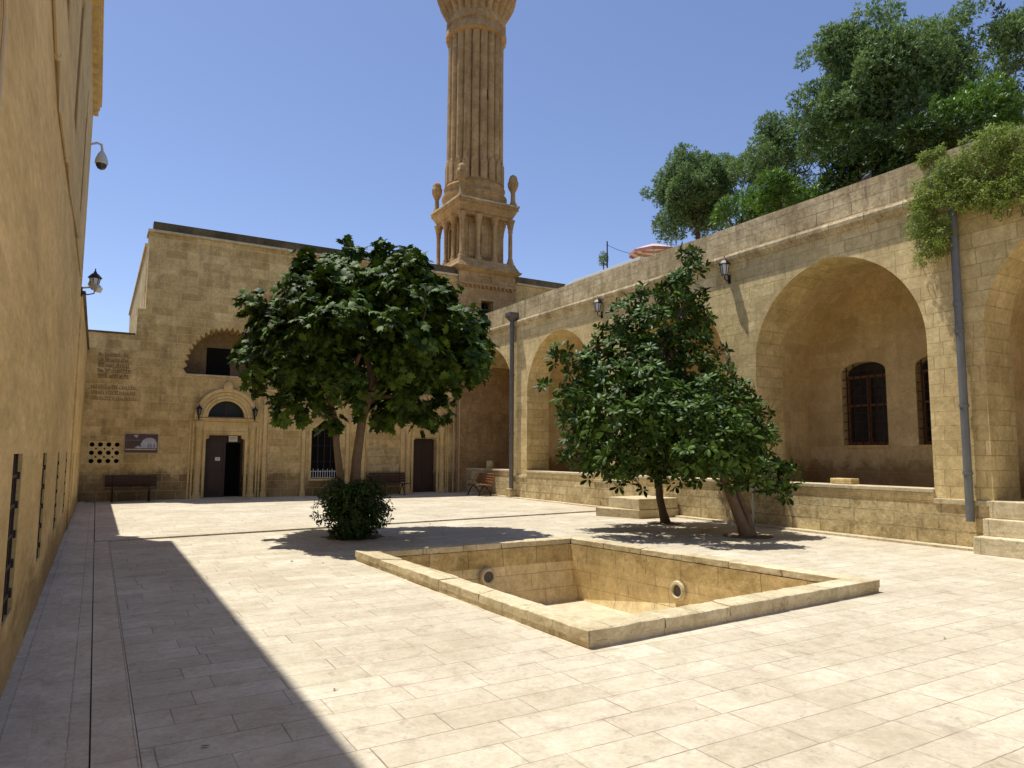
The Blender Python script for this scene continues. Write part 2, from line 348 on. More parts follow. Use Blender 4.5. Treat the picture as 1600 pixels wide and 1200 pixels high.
# ---------------- pool (drained basin)
pool = empty('stone_pool', (5.8, 8, 0), label='drained square stone pool sunk into the courtyard paving', cat='pool')
b = MB(); rim = MB()
rz0, rz1 = -.10, .15
def subdiv_quad_rim():
    k = 4
    for i in range(k):
        o0, o1, i0, i1 = Vector(PO[i]), Vector(PO[(i+1) % k]), Vector(PI_[i]), Vector(PI_[(i+1) % k])
        L_ = (o1-o0).length; n = max(1, round(L_/.9)); 
        for j in range(n):
            g = .0025
            t0, t1 = j/n + (g if j else 0)/L_*1., (j+1)/n - (g if j < n-1 else 0)/L_
            h = rz1 + random.Random(i*20+j).uniform(-.006, .006); e = random.Random(i*31+j).uniform(-.006, .006)
            a, bb, c, d = o0.lerp(o1, t0), o0.lerp(o1, t1), i0.lerp(i1, t1), i0.lerp(i1, t0)
            out = (o0-i0).normalized()*e
            vs = [(p.x+(out.x if q < 2 else 0), p.y+(out.y if q < 2 else 0), z) for z in (.05, h) for q, p in enumerate((a, bb, c, d))]
            rim.add(vs, [(0,3,2,1),(4,5,6,7),(0,1,5,4),(1,2,6,5),(2,3,7,6),(3,0,4,7)])
subdiv_quad_rim()
weather(rim.build('rim', M['cope'], pool, bevel=.008), 9, .007, .014)
b.plate(inset(PO, .012), [inset(PO, .24)], flat, -.02, .055)
b.build('rim_base', M['cope'], pool)
PW = inset(PO, .30)
PB = [(3.92, 10.33), (4.0, 5.33), (7.75, 5.62), (7.47, 10.36)]
FZ = -.90
b = MB(); top = [(x, y, .05) for x, y in PW]; mid = [(x, y, -.24) for x, y in inset(PO, .31)]; bot = [(x, y, FZ) for x, y in PB]
for i in range(4):
    j = (i+1) % 4
    b.add([mid[i], mid[j], bot[j], bot[i]], [(0, 1, 2, 3)])
o = b.build('basin_wall', M['pool'], pool, fixn=False)
b = MB()
for i in range(4):
    j = (i+1) % 4; b.add([top[i], top[j], mid[j], mid[i]], [(0, 1, 2, 3)])
b.build('basin_upper_course', M['poolrim'], pool, fixn=False)
MB().add([(x, y, FZ) for x, y in inset(PB, -.05)], [(0, 1, 2, 3)]).build('basin_floor', M['poolfloor'], pool)
for c, ax in (((atY(762, 901, 10.37)), 'y'), ((atX(1060, 923, 7.66)), 'x')):
    q = MB(); prof = [(.09, .0), (.09, .035), (.105, .05), (.135, .045), (.15, .0)]; n = 24; vs = []; fs = []
    for r_, h_ in prof:
        for j in range(n):
            t = 2*math.pi*j/n
            vs.append((r_*math.cos(t), -h_, r_*math.sin(t)) if ax == 'y' else (-h_, r_*math.cos(t), r_*math.sin(t)))
    for i in range(4):
        for j in range(n): fs.append((i*n+j, i*n+(j+1) % n, (i+1)*n+(j+1) % n, (i+1)*n+j))
    q.add(vs, fs); q.v = [tuple(Vector(v)+c) for v in q.v]
    sp = q.build('spout_ring', M['cope'], pool, smooth=True)
    d = MB(); d.add([(v[0]*.98, v[1], v[2]*.98) if False else v for v in [tuple(Vector(((.092*math.cos(2*math.pi*j/n)), -.012, .092*math.sin(2*math.pi*j/n)) if ax == 'y' else (-.012, .092*math.cos(2*math.pi*j/n), .092*math.sin(2*math.pi*j/n)))+c) for j in range(n)]], [tuple(range(n))])
    d.build('spout_hole', plain('spout_shade', (.10, .09, .085), .8), sp)

# ================================================================ BACK FACADE
FYW = 26.8
fac = empty('mosque_facade', (6, FYW, 0), label='stone mosque front with two portals facing the courtyard below the minaret', cat='building')
F = fY(FYW)
door1 = [(3.30, .05), (4.60, .05), (4.60, 2.08), (4.50, 2.14), (4.50, 2.24), (3.40, 2.24), (3.40, 2.14), (3.30, 2.08)]
door2 = [(11.11, .05), (12.13, .05), (12.13, 2.14), (12.05, 2.24), (11.19, 2.24), (11.11, 2.14)]
win = [(6.98, .67), (8.05, .67), (8.05, 2.45), (7.98, 2.6), (7.8, 2.66), (7.72, 2.8), (7.5, 2.9), (7.3, 2.8), (7.22, 2.66), (7.05, 2.6), (6.98, 2.45)]
def half(cx, cz, r, n=20): return [(cx+r*math.cos(math.pi*i/n), cz+r*math.sin(math.pi*i/n)) for i in range(n+1)]
lun1, lun2 = half(3.94, 2.88, .61), half(11.62, 2.88, .61)
alc = []
cx_, hw, hh = 3.93, 1.42, 1.70
for i in range(49):
    t = math.pi*i/48; rr = 1 + (.045 if i % 2 else -.05)
    alc.append((cx_+hw*rr*math.cos(t), 4.36+max(0, hh*rr*math.sin(t)**.85 if 0 < i < 48 else 0)))
sqw = rect(14.10, 14.70, 7.72, 8.28)
screen_hole = rect(-.24, .71, 1.2, 2.0)
b = MB(); b.plate([(-.62, -.05), (13.47, -.05), (13.47, 6.62), (20, 6.62), (20, 9.22), (1.2, 9.22), (1.2, 6.5), (.96, 6.5), (.96, 5.57), (-.62, 5.57)],
                  [door1, door2, win, lun1, lun2, alc, sqw, screen_hole], F, 0, .9)
wall = b.build('wall', M['facade'], fac)
b = MB(); b.box(1.18, 20, FYW+.9, 43, -.05, 9.0); b.build('hall_block', M['facade'], fac)
b = MB(); b.box(1.12, 20, 28.1, 43.1, 9.0, 9.14); b.build('hall_cornice', M['lintel'], fac)
b = MB(); b.box(1.14, 12.98, FYW-.10, FYW+.95, 9.22, 9.30); b.box(15.90, 20, FYW-.10, FYW+.95, 9.22, 9.30); b.build('cornice', M['cope'], fac)
b = MB()
for x0, x1 in ((1.30, 12.95), (15.93, 20)): b.box(x0, x1, FYW+.02, FYW+.5, 9.30, 9.62)
b.build('parapet', M['lichen'], fac, bevel=.02)
b = MB(); b.box(-.64, .94, FYW-.03, FYW+.93, 5.57, 5.64); b.build('low_wall_coping', M['lichen'], fac, bevel=.02)
b = MB(); b.box(-.6, .95, FYW+.9, FYW+1.5, -.05, 5.4); b.build('low_wall_backing', M['facade'], fac)
# voids behind openings
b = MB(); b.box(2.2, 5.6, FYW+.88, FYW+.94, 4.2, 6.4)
b.build('alcove_back', masonry('shaded_alcove_stone', (.20, .14, .08), (.27, .19, .11), (.13, .09, .05), (.1, .07, .04), .6, .3, bump=.5), fac)  # recess shade painted in: stone coloured darker than the front wall
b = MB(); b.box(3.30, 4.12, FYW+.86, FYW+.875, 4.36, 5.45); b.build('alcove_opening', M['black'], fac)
b = MB(); b.box(2.55, 5.3, FYW-.05, FYW+.3, 4.30, 4.36); b.build('alcove_sill', M['cope'], fac)
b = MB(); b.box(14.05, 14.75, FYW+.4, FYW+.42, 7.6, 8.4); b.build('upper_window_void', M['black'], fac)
b = MB(); b.box(14.42, 14.46, FYW+.15, FYW+.2, 7.72, 8.28); b.box(14.1, 14.7, FYW+.15, FYW+.19, 7.95, 7.98); b.build('upper_window_bar', M['iron'], fac)

def portal(x0, x1, cx, carved):
    pt = empty('portal', (cx, FYW, 0)); pt.parent = fac; pt.location = Vector((cx, FYW, 0))-fac.location
    jb = MB()
    for s_ in (-1, 1):
        e = x0 if s_ < 0 else x1
        a, c = (e-.09, e) if s_ < 0 else (e, e+.09)
        jb.box(a, c, FYW-.04, FYW+.02, .0, 2.30)
    jb.box(x0-.09, x1+.09, FYW-.041, FYW+.02, 2.30, 2.37)
    jb.build('door_surround', M['lintel'], pt, bevel=.012)
    for s_ in (-1, 1):
        cb = MB()
        e = (x0-.24) if s_ < 0 else (x1+.24)
        cb.lathe((e, FYW-.03, 0), [(.15, 0), (.15, .12), (.12, .16), (.125, .22), (.105, .28), (.10, 2.35), (.125, 2.40), (.11, 2.44), (.15, 2.60), (.165, 2.72)], 20)
        cb.build('column', M['lintel'], pt, smooth=True)
    for s_, off_ in ((-1, .42), (1, .42), (-1, .52), (1, .52)):
        st = MB(); e = (x0-off_) if s_ < 0 else (x1+off_)
        st.box(e-.03, e+.03, FYW-.05 if off_ < .5 else FYW-.03, FYW+.01, 0, 2.72)
        st.build('pilaster', M['lintel'], pt, bevel=.01)
    lt = MB(); lt.box(x0-.1, x1+.1, FYW-.02, FYW+.01, 2.38, 2.71); lt.build('lintel', M['lintel'], pt)
    cn = MB()
    cn.box(x0-.44, x1+.44, FYW-.14, FYW+.01, 2.78, 2.83); cn.box(x0-.40, x1+.40, FYW-.10, FYW+.01, 2.725, 2.779)
    cn.build('portal_cornice', M['lintel'], pt, bevel=.008)
    for r0, r1, d in ((.612, .70, .05), (.705, .80, .09), (.805, .93, .06), (.935, 1.06, .12)):
        q = MB(); q.prism(ring(cx, 2.84, r0, r1), F, -d, .012)
        q.build('archivolt', M['lintel'], pt, bevel=.012)
    q = MB()
    for k in range(6):
        t = 2*math.pi*k/6+.3; q.lathe((0, 0, 0), [(.001, 0), (.045, 0), (.03, .03), (.001, .035)], 10)
        for i in range(len(q.v)-40, len(q.v)):
            v = q.v[i]; q.v[i] = (cx+.055*math.cos(t)+v[0], FYW-.20-v[2], 3.98+.055*math.sin(t)+v[1])
    q.prism([(cx-.15, 3.84), (cx+.15, 3.84), (cx+.15, 4.0), (cx+.09, 4.1), (cx, 4.14), (cx-.09, 4.1), (cx-.15, 4.0)], F, -.17, .01)
    q.build('rosette', M['lintel'], pt)
    gl = MB(); gl.box(cx-.64, cx+.64, FYW+.22, FYW+.24, 2.80, 3.55); gl.build('lunette_glass', M['dglass'], pt)
    gb = MB(); gb.box(cx-.61, cx+.61, FYW+.17, FYW+.21, 2.88, 2.93); gb.box(cx-.02, cx+.02, FYW+.18, FYW+.21, 2.93, 3.5)
    gb.build('lunette_frame', M['wood_dark'], pt)
    th = MB(); th.box(x0-.02, x1+.02, FYW-.12, FYW+.5, -.01, .055); th.build('threshold', M['cope'], pt, bevel=.01)
    if carved:
        q = MB(); rg = random.Random(5)
        for i in range(11):
            x = cx-.55+i*.11
            pts = [(x+rg.uniform(-.04, .06), FYW-.035, 2.54+rg.uniform(-.07, .08)) for _ in range(4)]
            q.tube(pts, .011, 5)
        q.build('carved_inscription', M['lintel'], pt)
    return pt
p1 = portal(3.30, 4.60, 3.94, False); p2 = portal(11.11, 12.13, 11.62, True)
# door 1, left leaf shut, right one folded in
def leafdoor(x0, x1, y, name, parent):
    q = MB(); q.box(x0, x1, y, y+.05, .06, 2.26); o = q.build(name, M['wood_dark'], parent)
    r_ = MB(); wd = x1-x0
    for z0, z1 in ((.18, .95), (1.07, 1.60), (1.72, 2.12)):
        r_.box(x0+.09, x1-.09, y-.012, y+.001, z0, z1); r_.box(x0+.13, x1-.13, y-.024, y-.011, z0+.04, z1-.04)
    r_.build('door_panel', M['wood_dark'], o, bevel=.006)
    return o
dl = leafdoor(3.31, 3.94, FYW+.25, 'door_leaf', p1)
q = MB(); q.box(3.94, 4.0, FYW+.22, FYW+.30, .06, 2.26); q.build('door_post', M['wood_dark'], p1)
q = MB(); q.box(4.53, 4.58, FYW+.30, FYW+.85, .06, 2.24); q.build('door_leaf', M['wood_dark'], p1)
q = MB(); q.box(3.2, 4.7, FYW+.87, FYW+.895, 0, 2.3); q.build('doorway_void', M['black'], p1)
q = MB(); q.box(4.0, 4.52, FYW+.28, FYW+.30, 1.98, 2.24); q.build('transom', M['wood_dark'], p1)
leafdoor(11.12, 11.61, FYW+.25, 'door_leaf', p2); leafdoor(11.63, 12.12, FYW+.25, 'door_leaf', p2)
q = MB(); q.box(11.60, 11.64, FYW+.22, FYW+.27, .06, 2.26); q.build('door_post', M['wood_dark'], p2)
nb = empty('notice', (4.23, FYW+.24, 2.1), label='white paper notice hung at the top of the open doorway', cat='notice')
q = MB(); q.box(4.09, 4.38, FYW+.22, FYW+.23, 2.02, 2.22); q.build('sheet', M['paper'], nb)
q = MB()
for i, ww in enumerate((.10, .12, .09)): q.box(4.235-ww, 4.235+ww, FYW+.216, FYW+.22, 2.16-i*.045, 2.175-i*.045)
q.build('printed_lines', M['ink'], nb)
nb = empty('notice', (3.72, FYW+.24, 1.4), label='small white notice on the shut brown door leaf', cat='notice')
q = MB(); q.box(3.66, 3.82, FYW+.215, FYW+.222, 1.34, 1.46); q.build('sheet', M['paper'], nb)
q = MB(); q.prism([(3.69, 1.395), (3.74, 1.395), (3.74, 1.37), (3.79, 1.405), (3.74, 1.435), (3.74, 1.41), (3.69, 1.41)], F, .208, .2145); q.build('arrow_mark', M['ink'], nb)
# window between the portals
wn = empty('window', (7.5, FYW, 0)); wn.parent = fac; wn.location = Vector((7.5, FYW, 0))-fac.location
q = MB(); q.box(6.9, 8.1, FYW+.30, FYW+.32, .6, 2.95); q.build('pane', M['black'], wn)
q = MB()
for i in range(5): q.box(7.02+i*.245, 7.045+i*.245, FYW+.14, FYW+.165, .67, 2.62)
for z in (1.3, 1.9): q.box(6.98, 8.05, FYW+.135, FYW+.14, z, z+.02)
q.build('bars', M['iron'], wn)
q = MB()
for i in range(12): q.box(7.0+i*.09, 7.02+i*.09, FYW+.04, FYW+.06, .69, .98+.05*(i % 2))
q.box(6.98, 8.05, FYW+.035, FYW+.065, .93, .95); q.box(6.98, 8.05, FYW+.035, FYW+.065, .69, .71)
q.build('railing', M['cam'], wn)
q = MB(); q.box(6.9, 8.12, FYW-.06, FYW+.2, .59, .665); q.build('sill', M['lintel'], wn, bevel=.01)
q = MB(); q.prism([(6.98-.09, .67), (6.98-.002, .67), (6.98-.002, 2.45), (7.5, 2.92), (8.052, 2.45), (8.052, .67), (8.14, .67), (8.14, 2.5), (7.5, 3.05), (6.89, 2.5)], F, -.03, .01); q.build('frame', M['lintel'], wn)
# pilaster strips
for x, zt in ((5.28, 3.85), (6.68, 2.9), (8.36, 2.9), (10.62, 3.3), (9.0, 3.3)):
    q = MB(); q.box(x-.07, x+.07, FYW-.07, FYW+.01, 0, zt); q.box(x-.11, x+.11, FYW-.09, FYW+.009, zt-.12, zt+.001); q.box(x+.09, x+.12, FYW-.04, FYW+.008, 0, zt-.13)
    q.box(x-.10, x+.10, FYW-.10, FYW+.008, 0, .22)
    q.build('pilaster', M['lintel'], fac, bevel=.012)
q = MB(); q.box(5.28, 10.9, FYW-.05, FYW+.005, 3.86, 3.95); q.build('string_course', M['lintel'], fac, bevel=.01)
q = MB(); q.prism([(9.2, .72), (10.5, .68), (10.52, 1.8), (10.1, 1.86), (9.7, 1.83), (9.22, 1.86)], F, -.004, .005)
q.build('worn_panel', masonry('scuffed_plaster', (.62, .52, .33), (.50, .38, .20), (.36, .25, .11), (.3, .24, .16), .6, .3, mort=.3, stain=.6, bump=.9, blotch=.8, dark=((.25, .18, .09), 3, .52, .8)), fac)
# carved inscriptions on the left, strokes coloured dark as painted shading
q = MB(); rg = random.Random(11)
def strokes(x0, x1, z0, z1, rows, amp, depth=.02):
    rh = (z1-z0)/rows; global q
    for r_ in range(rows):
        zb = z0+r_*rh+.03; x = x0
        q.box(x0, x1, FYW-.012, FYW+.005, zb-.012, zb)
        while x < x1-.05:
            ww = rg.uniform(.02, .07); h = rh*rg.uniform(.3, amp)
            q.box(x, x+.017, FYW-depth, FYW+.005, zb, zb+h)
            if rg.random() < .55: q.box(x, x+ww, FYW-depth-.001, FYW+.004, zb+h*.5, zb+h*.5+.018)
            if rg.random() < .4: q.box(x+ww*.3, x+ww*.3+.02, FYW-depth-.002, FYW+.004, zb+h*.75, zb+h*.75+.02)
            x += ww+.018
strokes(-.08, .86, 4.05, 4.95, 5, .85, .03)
q.build('carved_inscription', M['carving_shade'], fac)
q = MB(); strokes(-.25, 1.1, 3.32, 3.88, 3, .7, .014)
q.build('carved_inscription', M['carving_shade'], fac)
# pierced stone screen
holes = []; rg = random.Random(3)
for r_ in range(3):
    for c_ in range(4):
        cx, cz = -.24+.115+c_*.24, 1.2+.13+r_*.27
        holes.append([(cx+.073*math.cos(t), cz+.073*math.sin(t)) for t in [2*math.pi*i/12 for i in range(12)]])
for r_ in range(2):
    for c_ in range(3):
        cx, cz = -.24+.235+c_*.24, 1.2+.265+r_*.27
        holes.append([(cx+.035, cz), (cx, cz+.04), (cx-.035, cz), (cx, cz-.04)])
q = MB(); q.plate(rect(-.24, .71, 1.2, 2.0), holes, F, .03, .12); q.build('pierced_screen', M['lintel'], fac)
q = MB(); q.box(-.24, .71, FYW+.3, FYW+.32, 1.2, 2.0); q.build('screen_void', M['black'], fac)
# poster
ps = empty('poster', (1.3, FYW, 1.9), label='framed photograph of a vaulted stone hall hung beside the pierced screen', cat='poster')
q = MB(); q.box(.78, 1.82, FYW-.03, FYW+.0, 1.58, 2.26); q.build('frame', plain('light_frame', (.42, .33, .2), .5), ps, bevel=.004)
q = MB(); q.box(.81, 1.79, FYW-.036, FYW-.0305, 1.61, 2.23); q.build('print', plain('print_brown', (.085, .04, .03), .35, var=.7, scale=5), ps)
q = MB(); q.prism([(1.3, 1.76), (1.28, 1.9), (1.34, 2.03), (1.45, 2.1), (1.6, 2.11), (1.71, 2.05), (1.76, 1.95), (1.77, 1.76)], F, -.040, -.0365)
q.prism([(1.05, 2.19), (1.2, 2.2), (1.16, 2.1)], F, -.0405, -.0365); q.prism([(1.1, 1.76), (1.2, 1.84), (1.3, 1.80), (1.29, 1.75)], F, -.041, -.0365)
q.build('pale_vault_image', plain('print_pale', (.42, .41, .46), .35, var=.6, scale=9), ps)
q = MB(); q.box(.84, 1.75, FYW-.044, FYW-.042, 1.70, 1.735); q.build('caption_band', plain('print_cream', (.5, .42, .28), .35), ps)
q = MB(); q.box(.83, 1.28, FYW-.043, FYW-.0415, 2.02, 2.03)
q.build('balustrade_line', M['ink'], ps)
for x in (1.49, 1.56, 1.66): q = MB(); q.prism(archp(x, x+.05, 1.78, 1.88, 1.92, 8), F, -.046, -.0405); q.build('pictured_arch', M['ink'], ps)

# ================================================================ MINARET
mn = empty('minaret', (14.4, 28.1, 0), label='tall fluted stone minaret rising behind the courtyard corner', cat='minaret')
MX, MY = 14.42, 28.06
def sq(h, z0, z1, h1=None, m=None):
    h1 = h1 or h
    m.add([(MX+i*hh_, MY+j*hh_, z) for z, hh_ in ((z0, h), (z1, h1)) for i, j in ((-1,-1),(1,-1),(1,1),(-1,1))], [(0,3,2,1),(4,5,6,7),(0,1,5,4),(1,2,6,5),(2,3,7,6),(3,0,4,7)])
m = MB(); m.plate(rect(13.0, 15.84, -.05, 9.5), [sqw, rect(13.9, 14.62, 9.12, 9.36)], fY(26.68), 0, .12, back=False)
m.box(13.0, 15.84, 26.81+.95, 29.5, 0, 9.5); m.box(13.0, 13.05, 26.8, 29.5, 8, 9.5); m.box(15.80, 15.84, 26.8, 29.5, 7, 9.5); m.box(13.0, 15.84, 26.74, 26.79, 9.1, 9.4)
m.build('base_block', M['minaret'], mn)
m = MB()
for i in range(12):
    x = 13.35+i*.2; m.prism([(x, 8.92), (x+.05, 8.78), (x+.10, 8.92)], fY(26.58), 0, .1)
m.box(13.0, 15.84, 26.55, 26.68, 8.92, 9.0); m.build('dentil_band', M['minaret'], mn)
m = MB(); sq(1.42, 9.5, 9.62, 1.60, m); sq(1.60, 9.62, 9.70, 1.62, m); sq(1.56, 9.70, 9.95, 1.42, m); sq(1.42, 9.95, 10.08, 1.38, m); m.build('base_cornice', M['minaret'], mn, bevel=.015)
m = MB(); sq(.98, 10.08, 12.15, .98, m)
for s_ in (-1, 1):
    for k_ in (-.62, 0, .62):
        m.box(MX+k_-.17, MX+k_+.17, MY+s_*1.0-.03, MY+s_*1.0+.03, 10.3, 11.8); m.box(MX+s_*1.0-.031, MX+s_*1.0+.031, MY+k_-.17, MY+k_+.17, 10.3, 11.8)
m.build('core', M['minaret'], mn)
m = MB(); m.box(MX-.28, MX-.16, MY-1.035, MY-1.02, 10.95, 11.35); m.build('slit_window', M['black'], mn)
done = set()
for i in range(4):
    for j in range(4):
        if i in (0, 3) or j in (0, 3):
            m = MB(); h_ = 1.22
            m.lathe((MX-h_+i*h_*2/3, MY-h_+j*h_*2/3, 10.06), [(.17, 0), (.17, .12), (.12, .2), (.13, .26), (.095, .32), (.09, 1.5), (.12, 1.55), (.10, 1.6), (.17, 1.95), (.22, 2.08)], 14)
            m.build('column', M['minaret'], mn, smooth=True)
m = MB(); sq(1.30, 12.10, 12.22, 1.30, m); sq(1.30, 12.22, 12.55, 1.47, m); sq(1.50, 12.55, 12.70, 1.50, m); m.build('upper_cornice', M['minaret'], mn, bevel=.02)
m = MB(); sq(1.54, 12.70, 12.79, 1.54, m); m.build('platform', M['parapet'], mn, bevel=.02)
for i, j in ((-1, -1), (1, -1), (1, 1), (-1, 1)):
    m = MB(); m.lathe((MX+i*1.30, MY+j*1.30, 12.79), [(.20, 0), (.17, .1), (.11, .25), (.10, .62), (.13, .72), (.19, .82), (.24, .98), (.25, 1.1), (.21, 1.2), (.19, 1.24), (.20, 1.30), (.15, 1.42), (.04, 1.5)], 16, flute=lambda k, t: 1+.04*math.cos(8*t))
    m.build('finial', M['minaret'], mn, smooth=True)
m = MB(); m.lathe((MX, MY, 12.79), [(1.42, 0), (1.46, .1), (1.46, .34), (1.50, .38), (1.50, .47), (1.38, .52), (1.38, .80), (1.42, .86), (1.32, 1.0), (1.28, 1.15)], 64); m.build('drum', M['minaret'], mn, smooth=True)
m = MB(); 
for k in range(20):
    t = 2*math.pi*(k+.5)/20
    for a, b_ in (((1.36), 13.8),):
        c_, s_ = math.cos(t), math.sin(t); T_ = Vector((-s_, c_, 0)); Rr = Vector((c_, s_, 0)); P0 = Vector((MX, MY, 0))+Rr*1.24
        pts = [(-.17, 13.8), (.17, 13.8), (.17, 14.65), (.10, 14.82), (0, 14.93), (-.10, 14.82), (-.17, 14.65)]
        m.add([P0+T_*u+Vector((0, 0, v)) for u, v in pts]+[P0+Rr*.12+T_*u*.9+Vector((0, 0, v)) for u, v in pts], [tuple(range(7)), tuple(range(13, 6, -1))]+[(i, i+7, (i+1) % 7+7, (i+1) % 7) for i in range(7)])
m.build('petal_ring', M['minaret'], mn, bevel=.02)
def fl(k, t):
    q_ = (t*20/(2*math.pi)) % 1
    return .885+.135*math.sqrt(max(0, 1-(2*q_-1)**2))
m = MB(); m.lathe((MX, MY, 13.7), [(1.29, 0), (1.28, 3), (1.27, 7.6)], 240, flute=fl); m.build('shaft', M['minaret'], mn, smooth=True)
m = MB(); m.box(MX-.10, MX-.03, MY-1.262, MY-1.2, 17.55, 18.05); m.build('slit_window', M['black'], mn)
m = MB(); m.lathe((MX, MY, 20.85), [(1.30, 0), (1.38, .08), (1.38, .35), (1.33, .5), (1.33, .56), (1.40, .6), (1.40, .8), (1.33, .84), (1.33, 1.05)], 64, flute=lambda k, t: 1+(.04*abs(math.cos(12*t)) if k in (1, 2) else 0)); m.build('neck_ring', M['minaret'], mn, smooth=True)
m = MB(); m.lathe((MX, MY, 21.85), [(1.33, 0), (1.45, .25), (1.65, .6), (1.82, .95), (1.93, 1.35), (1.98, 1.75), (1.98, 1.95)], 144,
    flute=lambda k, t: 1 if k in (0, 6) else .86+.14*abs(math.cos(12*t))); m.build('muqarnas', M['minaret'], mn, smooth=True)
m = MB(); m.lathe((MX, MY, 23.8), [(2.0, 0), (2.05, .1), (2.05, 1.1), (1.9, 1.1), (1.9, .2)], 48); m.build('balcony', M['minaret'], mn)
m = MB(); m.lathe((MX, MY, 23.8), [(1.05, 0), (1.0, 4), (1.15, 4.2), (1.1, 4.6), (.7, 5.6), (.1, 6.6)], 32); m.build('upper_shaft', M['minaret'], mn, smooth=True)

# ================================================================ LEFT BUILDING
LX = -.45; LE = 17.3; LZ = 9.25
lb = empty('stone_building', (-3, 8, 0), label='tall smooth stone building along the left edge, its face in shade', cat='building')
vents = [(5.5, 6.15), (8.45, 9.05), (11.6, 12.2), (14.75, 15.3)]
vh = [rect(a, b_, .55, 1.63) for a, b_ in vents]
ups = [(-1.0, .0), (3.0, 3.9), (6.6, 7.75), (9.8, 10.6), (13.5, 14.2)]
uh = [archp(a, b_, 5.7 if a > 3.5 else 5.9, 7.5, 7.9, 10) for a, b_ in ups]
b = MB(); b.plate(rect(-14, LE, -.05, LZ), vh+uh, fL(LX), 0, .8); b.build('wall', M['left'], lb)
b = MB(); b.box(-9, LX-.8, -14, LE, 0, LZ-.05); b.build('building_core', M['left'], lb)
b = MB()
for i in range(78): y = -14+i*.4+.1; b.box(LX-.002, LX+.10, y, y+.18, LZ-.42, LZ-.2)
b.box(LX-.3, LX+.12, -14, LE, LZ-.2, LZ-.1); b.box(LX-.3, LX+.15, -14, LE+.02, LZ-.1, LZ+.10)
b.build('cornice', M['left'], lb)
b = MB(); b.box(LX-.9, LX-.74, -14, 5.4, .0, 9); 
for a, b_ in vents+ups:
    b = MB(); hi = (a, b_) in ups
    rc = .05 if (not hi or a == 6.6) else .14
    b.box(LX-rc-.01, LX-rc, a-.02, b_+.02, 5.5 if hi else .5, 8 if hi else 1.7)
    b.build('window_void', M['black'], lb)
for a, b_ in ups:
    q = MB(); q.box(LX-.045, LX-.008, b_-.12, b_-.002, 5.7, 7.5); q.box(LX-.044, LX-.006, a+.01, b_-.01, 5.702, 5.78); q.build('jamb_shade_strip', M['jamb'], lb)  # added brown strips paint the shaded far jamb and the sill
for a, b_ in vents:
    q = MB()
    for k in range(5): z = .68+k*.2; q.bar((LX-.02, a, z), (LX-.02, b_, z), .022)
    for k in (1, 2): y = a+(b_-a)*k/3; q.bar((LX-.02, y, .55), (LX-.02, y, 1.63), .022)
    for k in range(5): z = .68+k*.2; q.bar((LX-.02, b_-.2, z), (LX-.02, b_-.15, z), .05)
    q.build('window_bars', M['rust'], lb)
lw = empty('low_wall', (-.8, 22, 0), label='lower stone wall between the left building and the mosque front', cat='wall')
vh2 = [rect(a, a+.55, .5, 1.6) for a in (18.0, 21.2, 24.3)]
b = MB(); b.plate(rect(LE, 26.78, -.05, 4.95), vh2, fL(LX+.03), 0, .6); b.build('wall', M['left'], lw)
b = MB(); b.box(LX-.6, LX+.08, LE, 26.78, 4.95, 5.05); b.build('coping', M['lichen'], lw, bevel=.02)
for a in (18.0, 21.2, 24.3):
    b = MB(); b.box(LX-.06, LX-.05, a-.02, a+.57, .45, 1.65)
    b.build('window_void', M['black'], lw)
# conduit on the wall
cb = MB(); pts = [(5.2, 5.6), (5.75, 4.87), (6.3, 4.72), (7.06, 4.60), (8.4, 4.66), (9.8, 4.76), (12.5, 4.92), (15.7, 5.0)]
cb.tube([(LX+.025, y, z) for y, z in pts], .022, 8)
for y, z in pts[2::2]: cb.tube([(LX+.025, y-.03, z), (LX+.025, y+.03, z)], .03, 8)
tag(cb.build('wall_conduit', M['pvc'], smooth=True), 'beige conduit running along the tall left building wall', 'conduit')
cb = MB(); cb.tube([(LX+.015, 3.3, 3.9), (LX+.015, 3.55, 3.5), (LX+.015, 3.6, 1.9)], .009, 6)
tag(cb.build('wall_cable', M['pvc']), 'thin pale cable on the left building wall at the photo edge', 'cable')
# dome camera and bullet camera
dc = empty('dome_camera', (LX, 16.6, 8.0), label='white dome security camera on a curved arm high on the left building', cat='security camera')
q = MB(); q.tube([(LX, 16.6, 8.0), (LX+.12, 16.6, 8.06), (LX+.2, 16.6, 8.04), (LX+.22, 16.6, 7.93)], .025, 8); q.build('arm', M['cam'], dc, smooth=True)
q = MB(); q.lathe((LX+.22, 16.6, 7.50), [(.02, 0), (.07, .025), (.10, .08), (.105, .12)], 20); q.build('dome', M['dglass'], dc, smooth=True)
q = MB(); q.lathe((LX+.22, 16.6, 7.62), [(.11, 0), (.125, .02), (.115, .10), (.08, .20), (.045, .26), (.02, .30)], 20); q.build('housing', M['cam'], dc, smooth=True)
bc = empty('bullet_camera', (LX, 17.0, 5.1), label='pale bullet security camera behind the black lantern on the left building', cat='security camera')
q = MB(); q.bar((LX+.17, 16.98, 5.17), (LX+.33, 16.75, 4.98), .13, .13); q.build('housing', M['cam'], bc, bevel=.02)
q = MB(); q.bar((LX, 17.05, 5.05), (LX+.2, 17.0, 5.08), .03); q.build('bracket', M['cam'], bc)

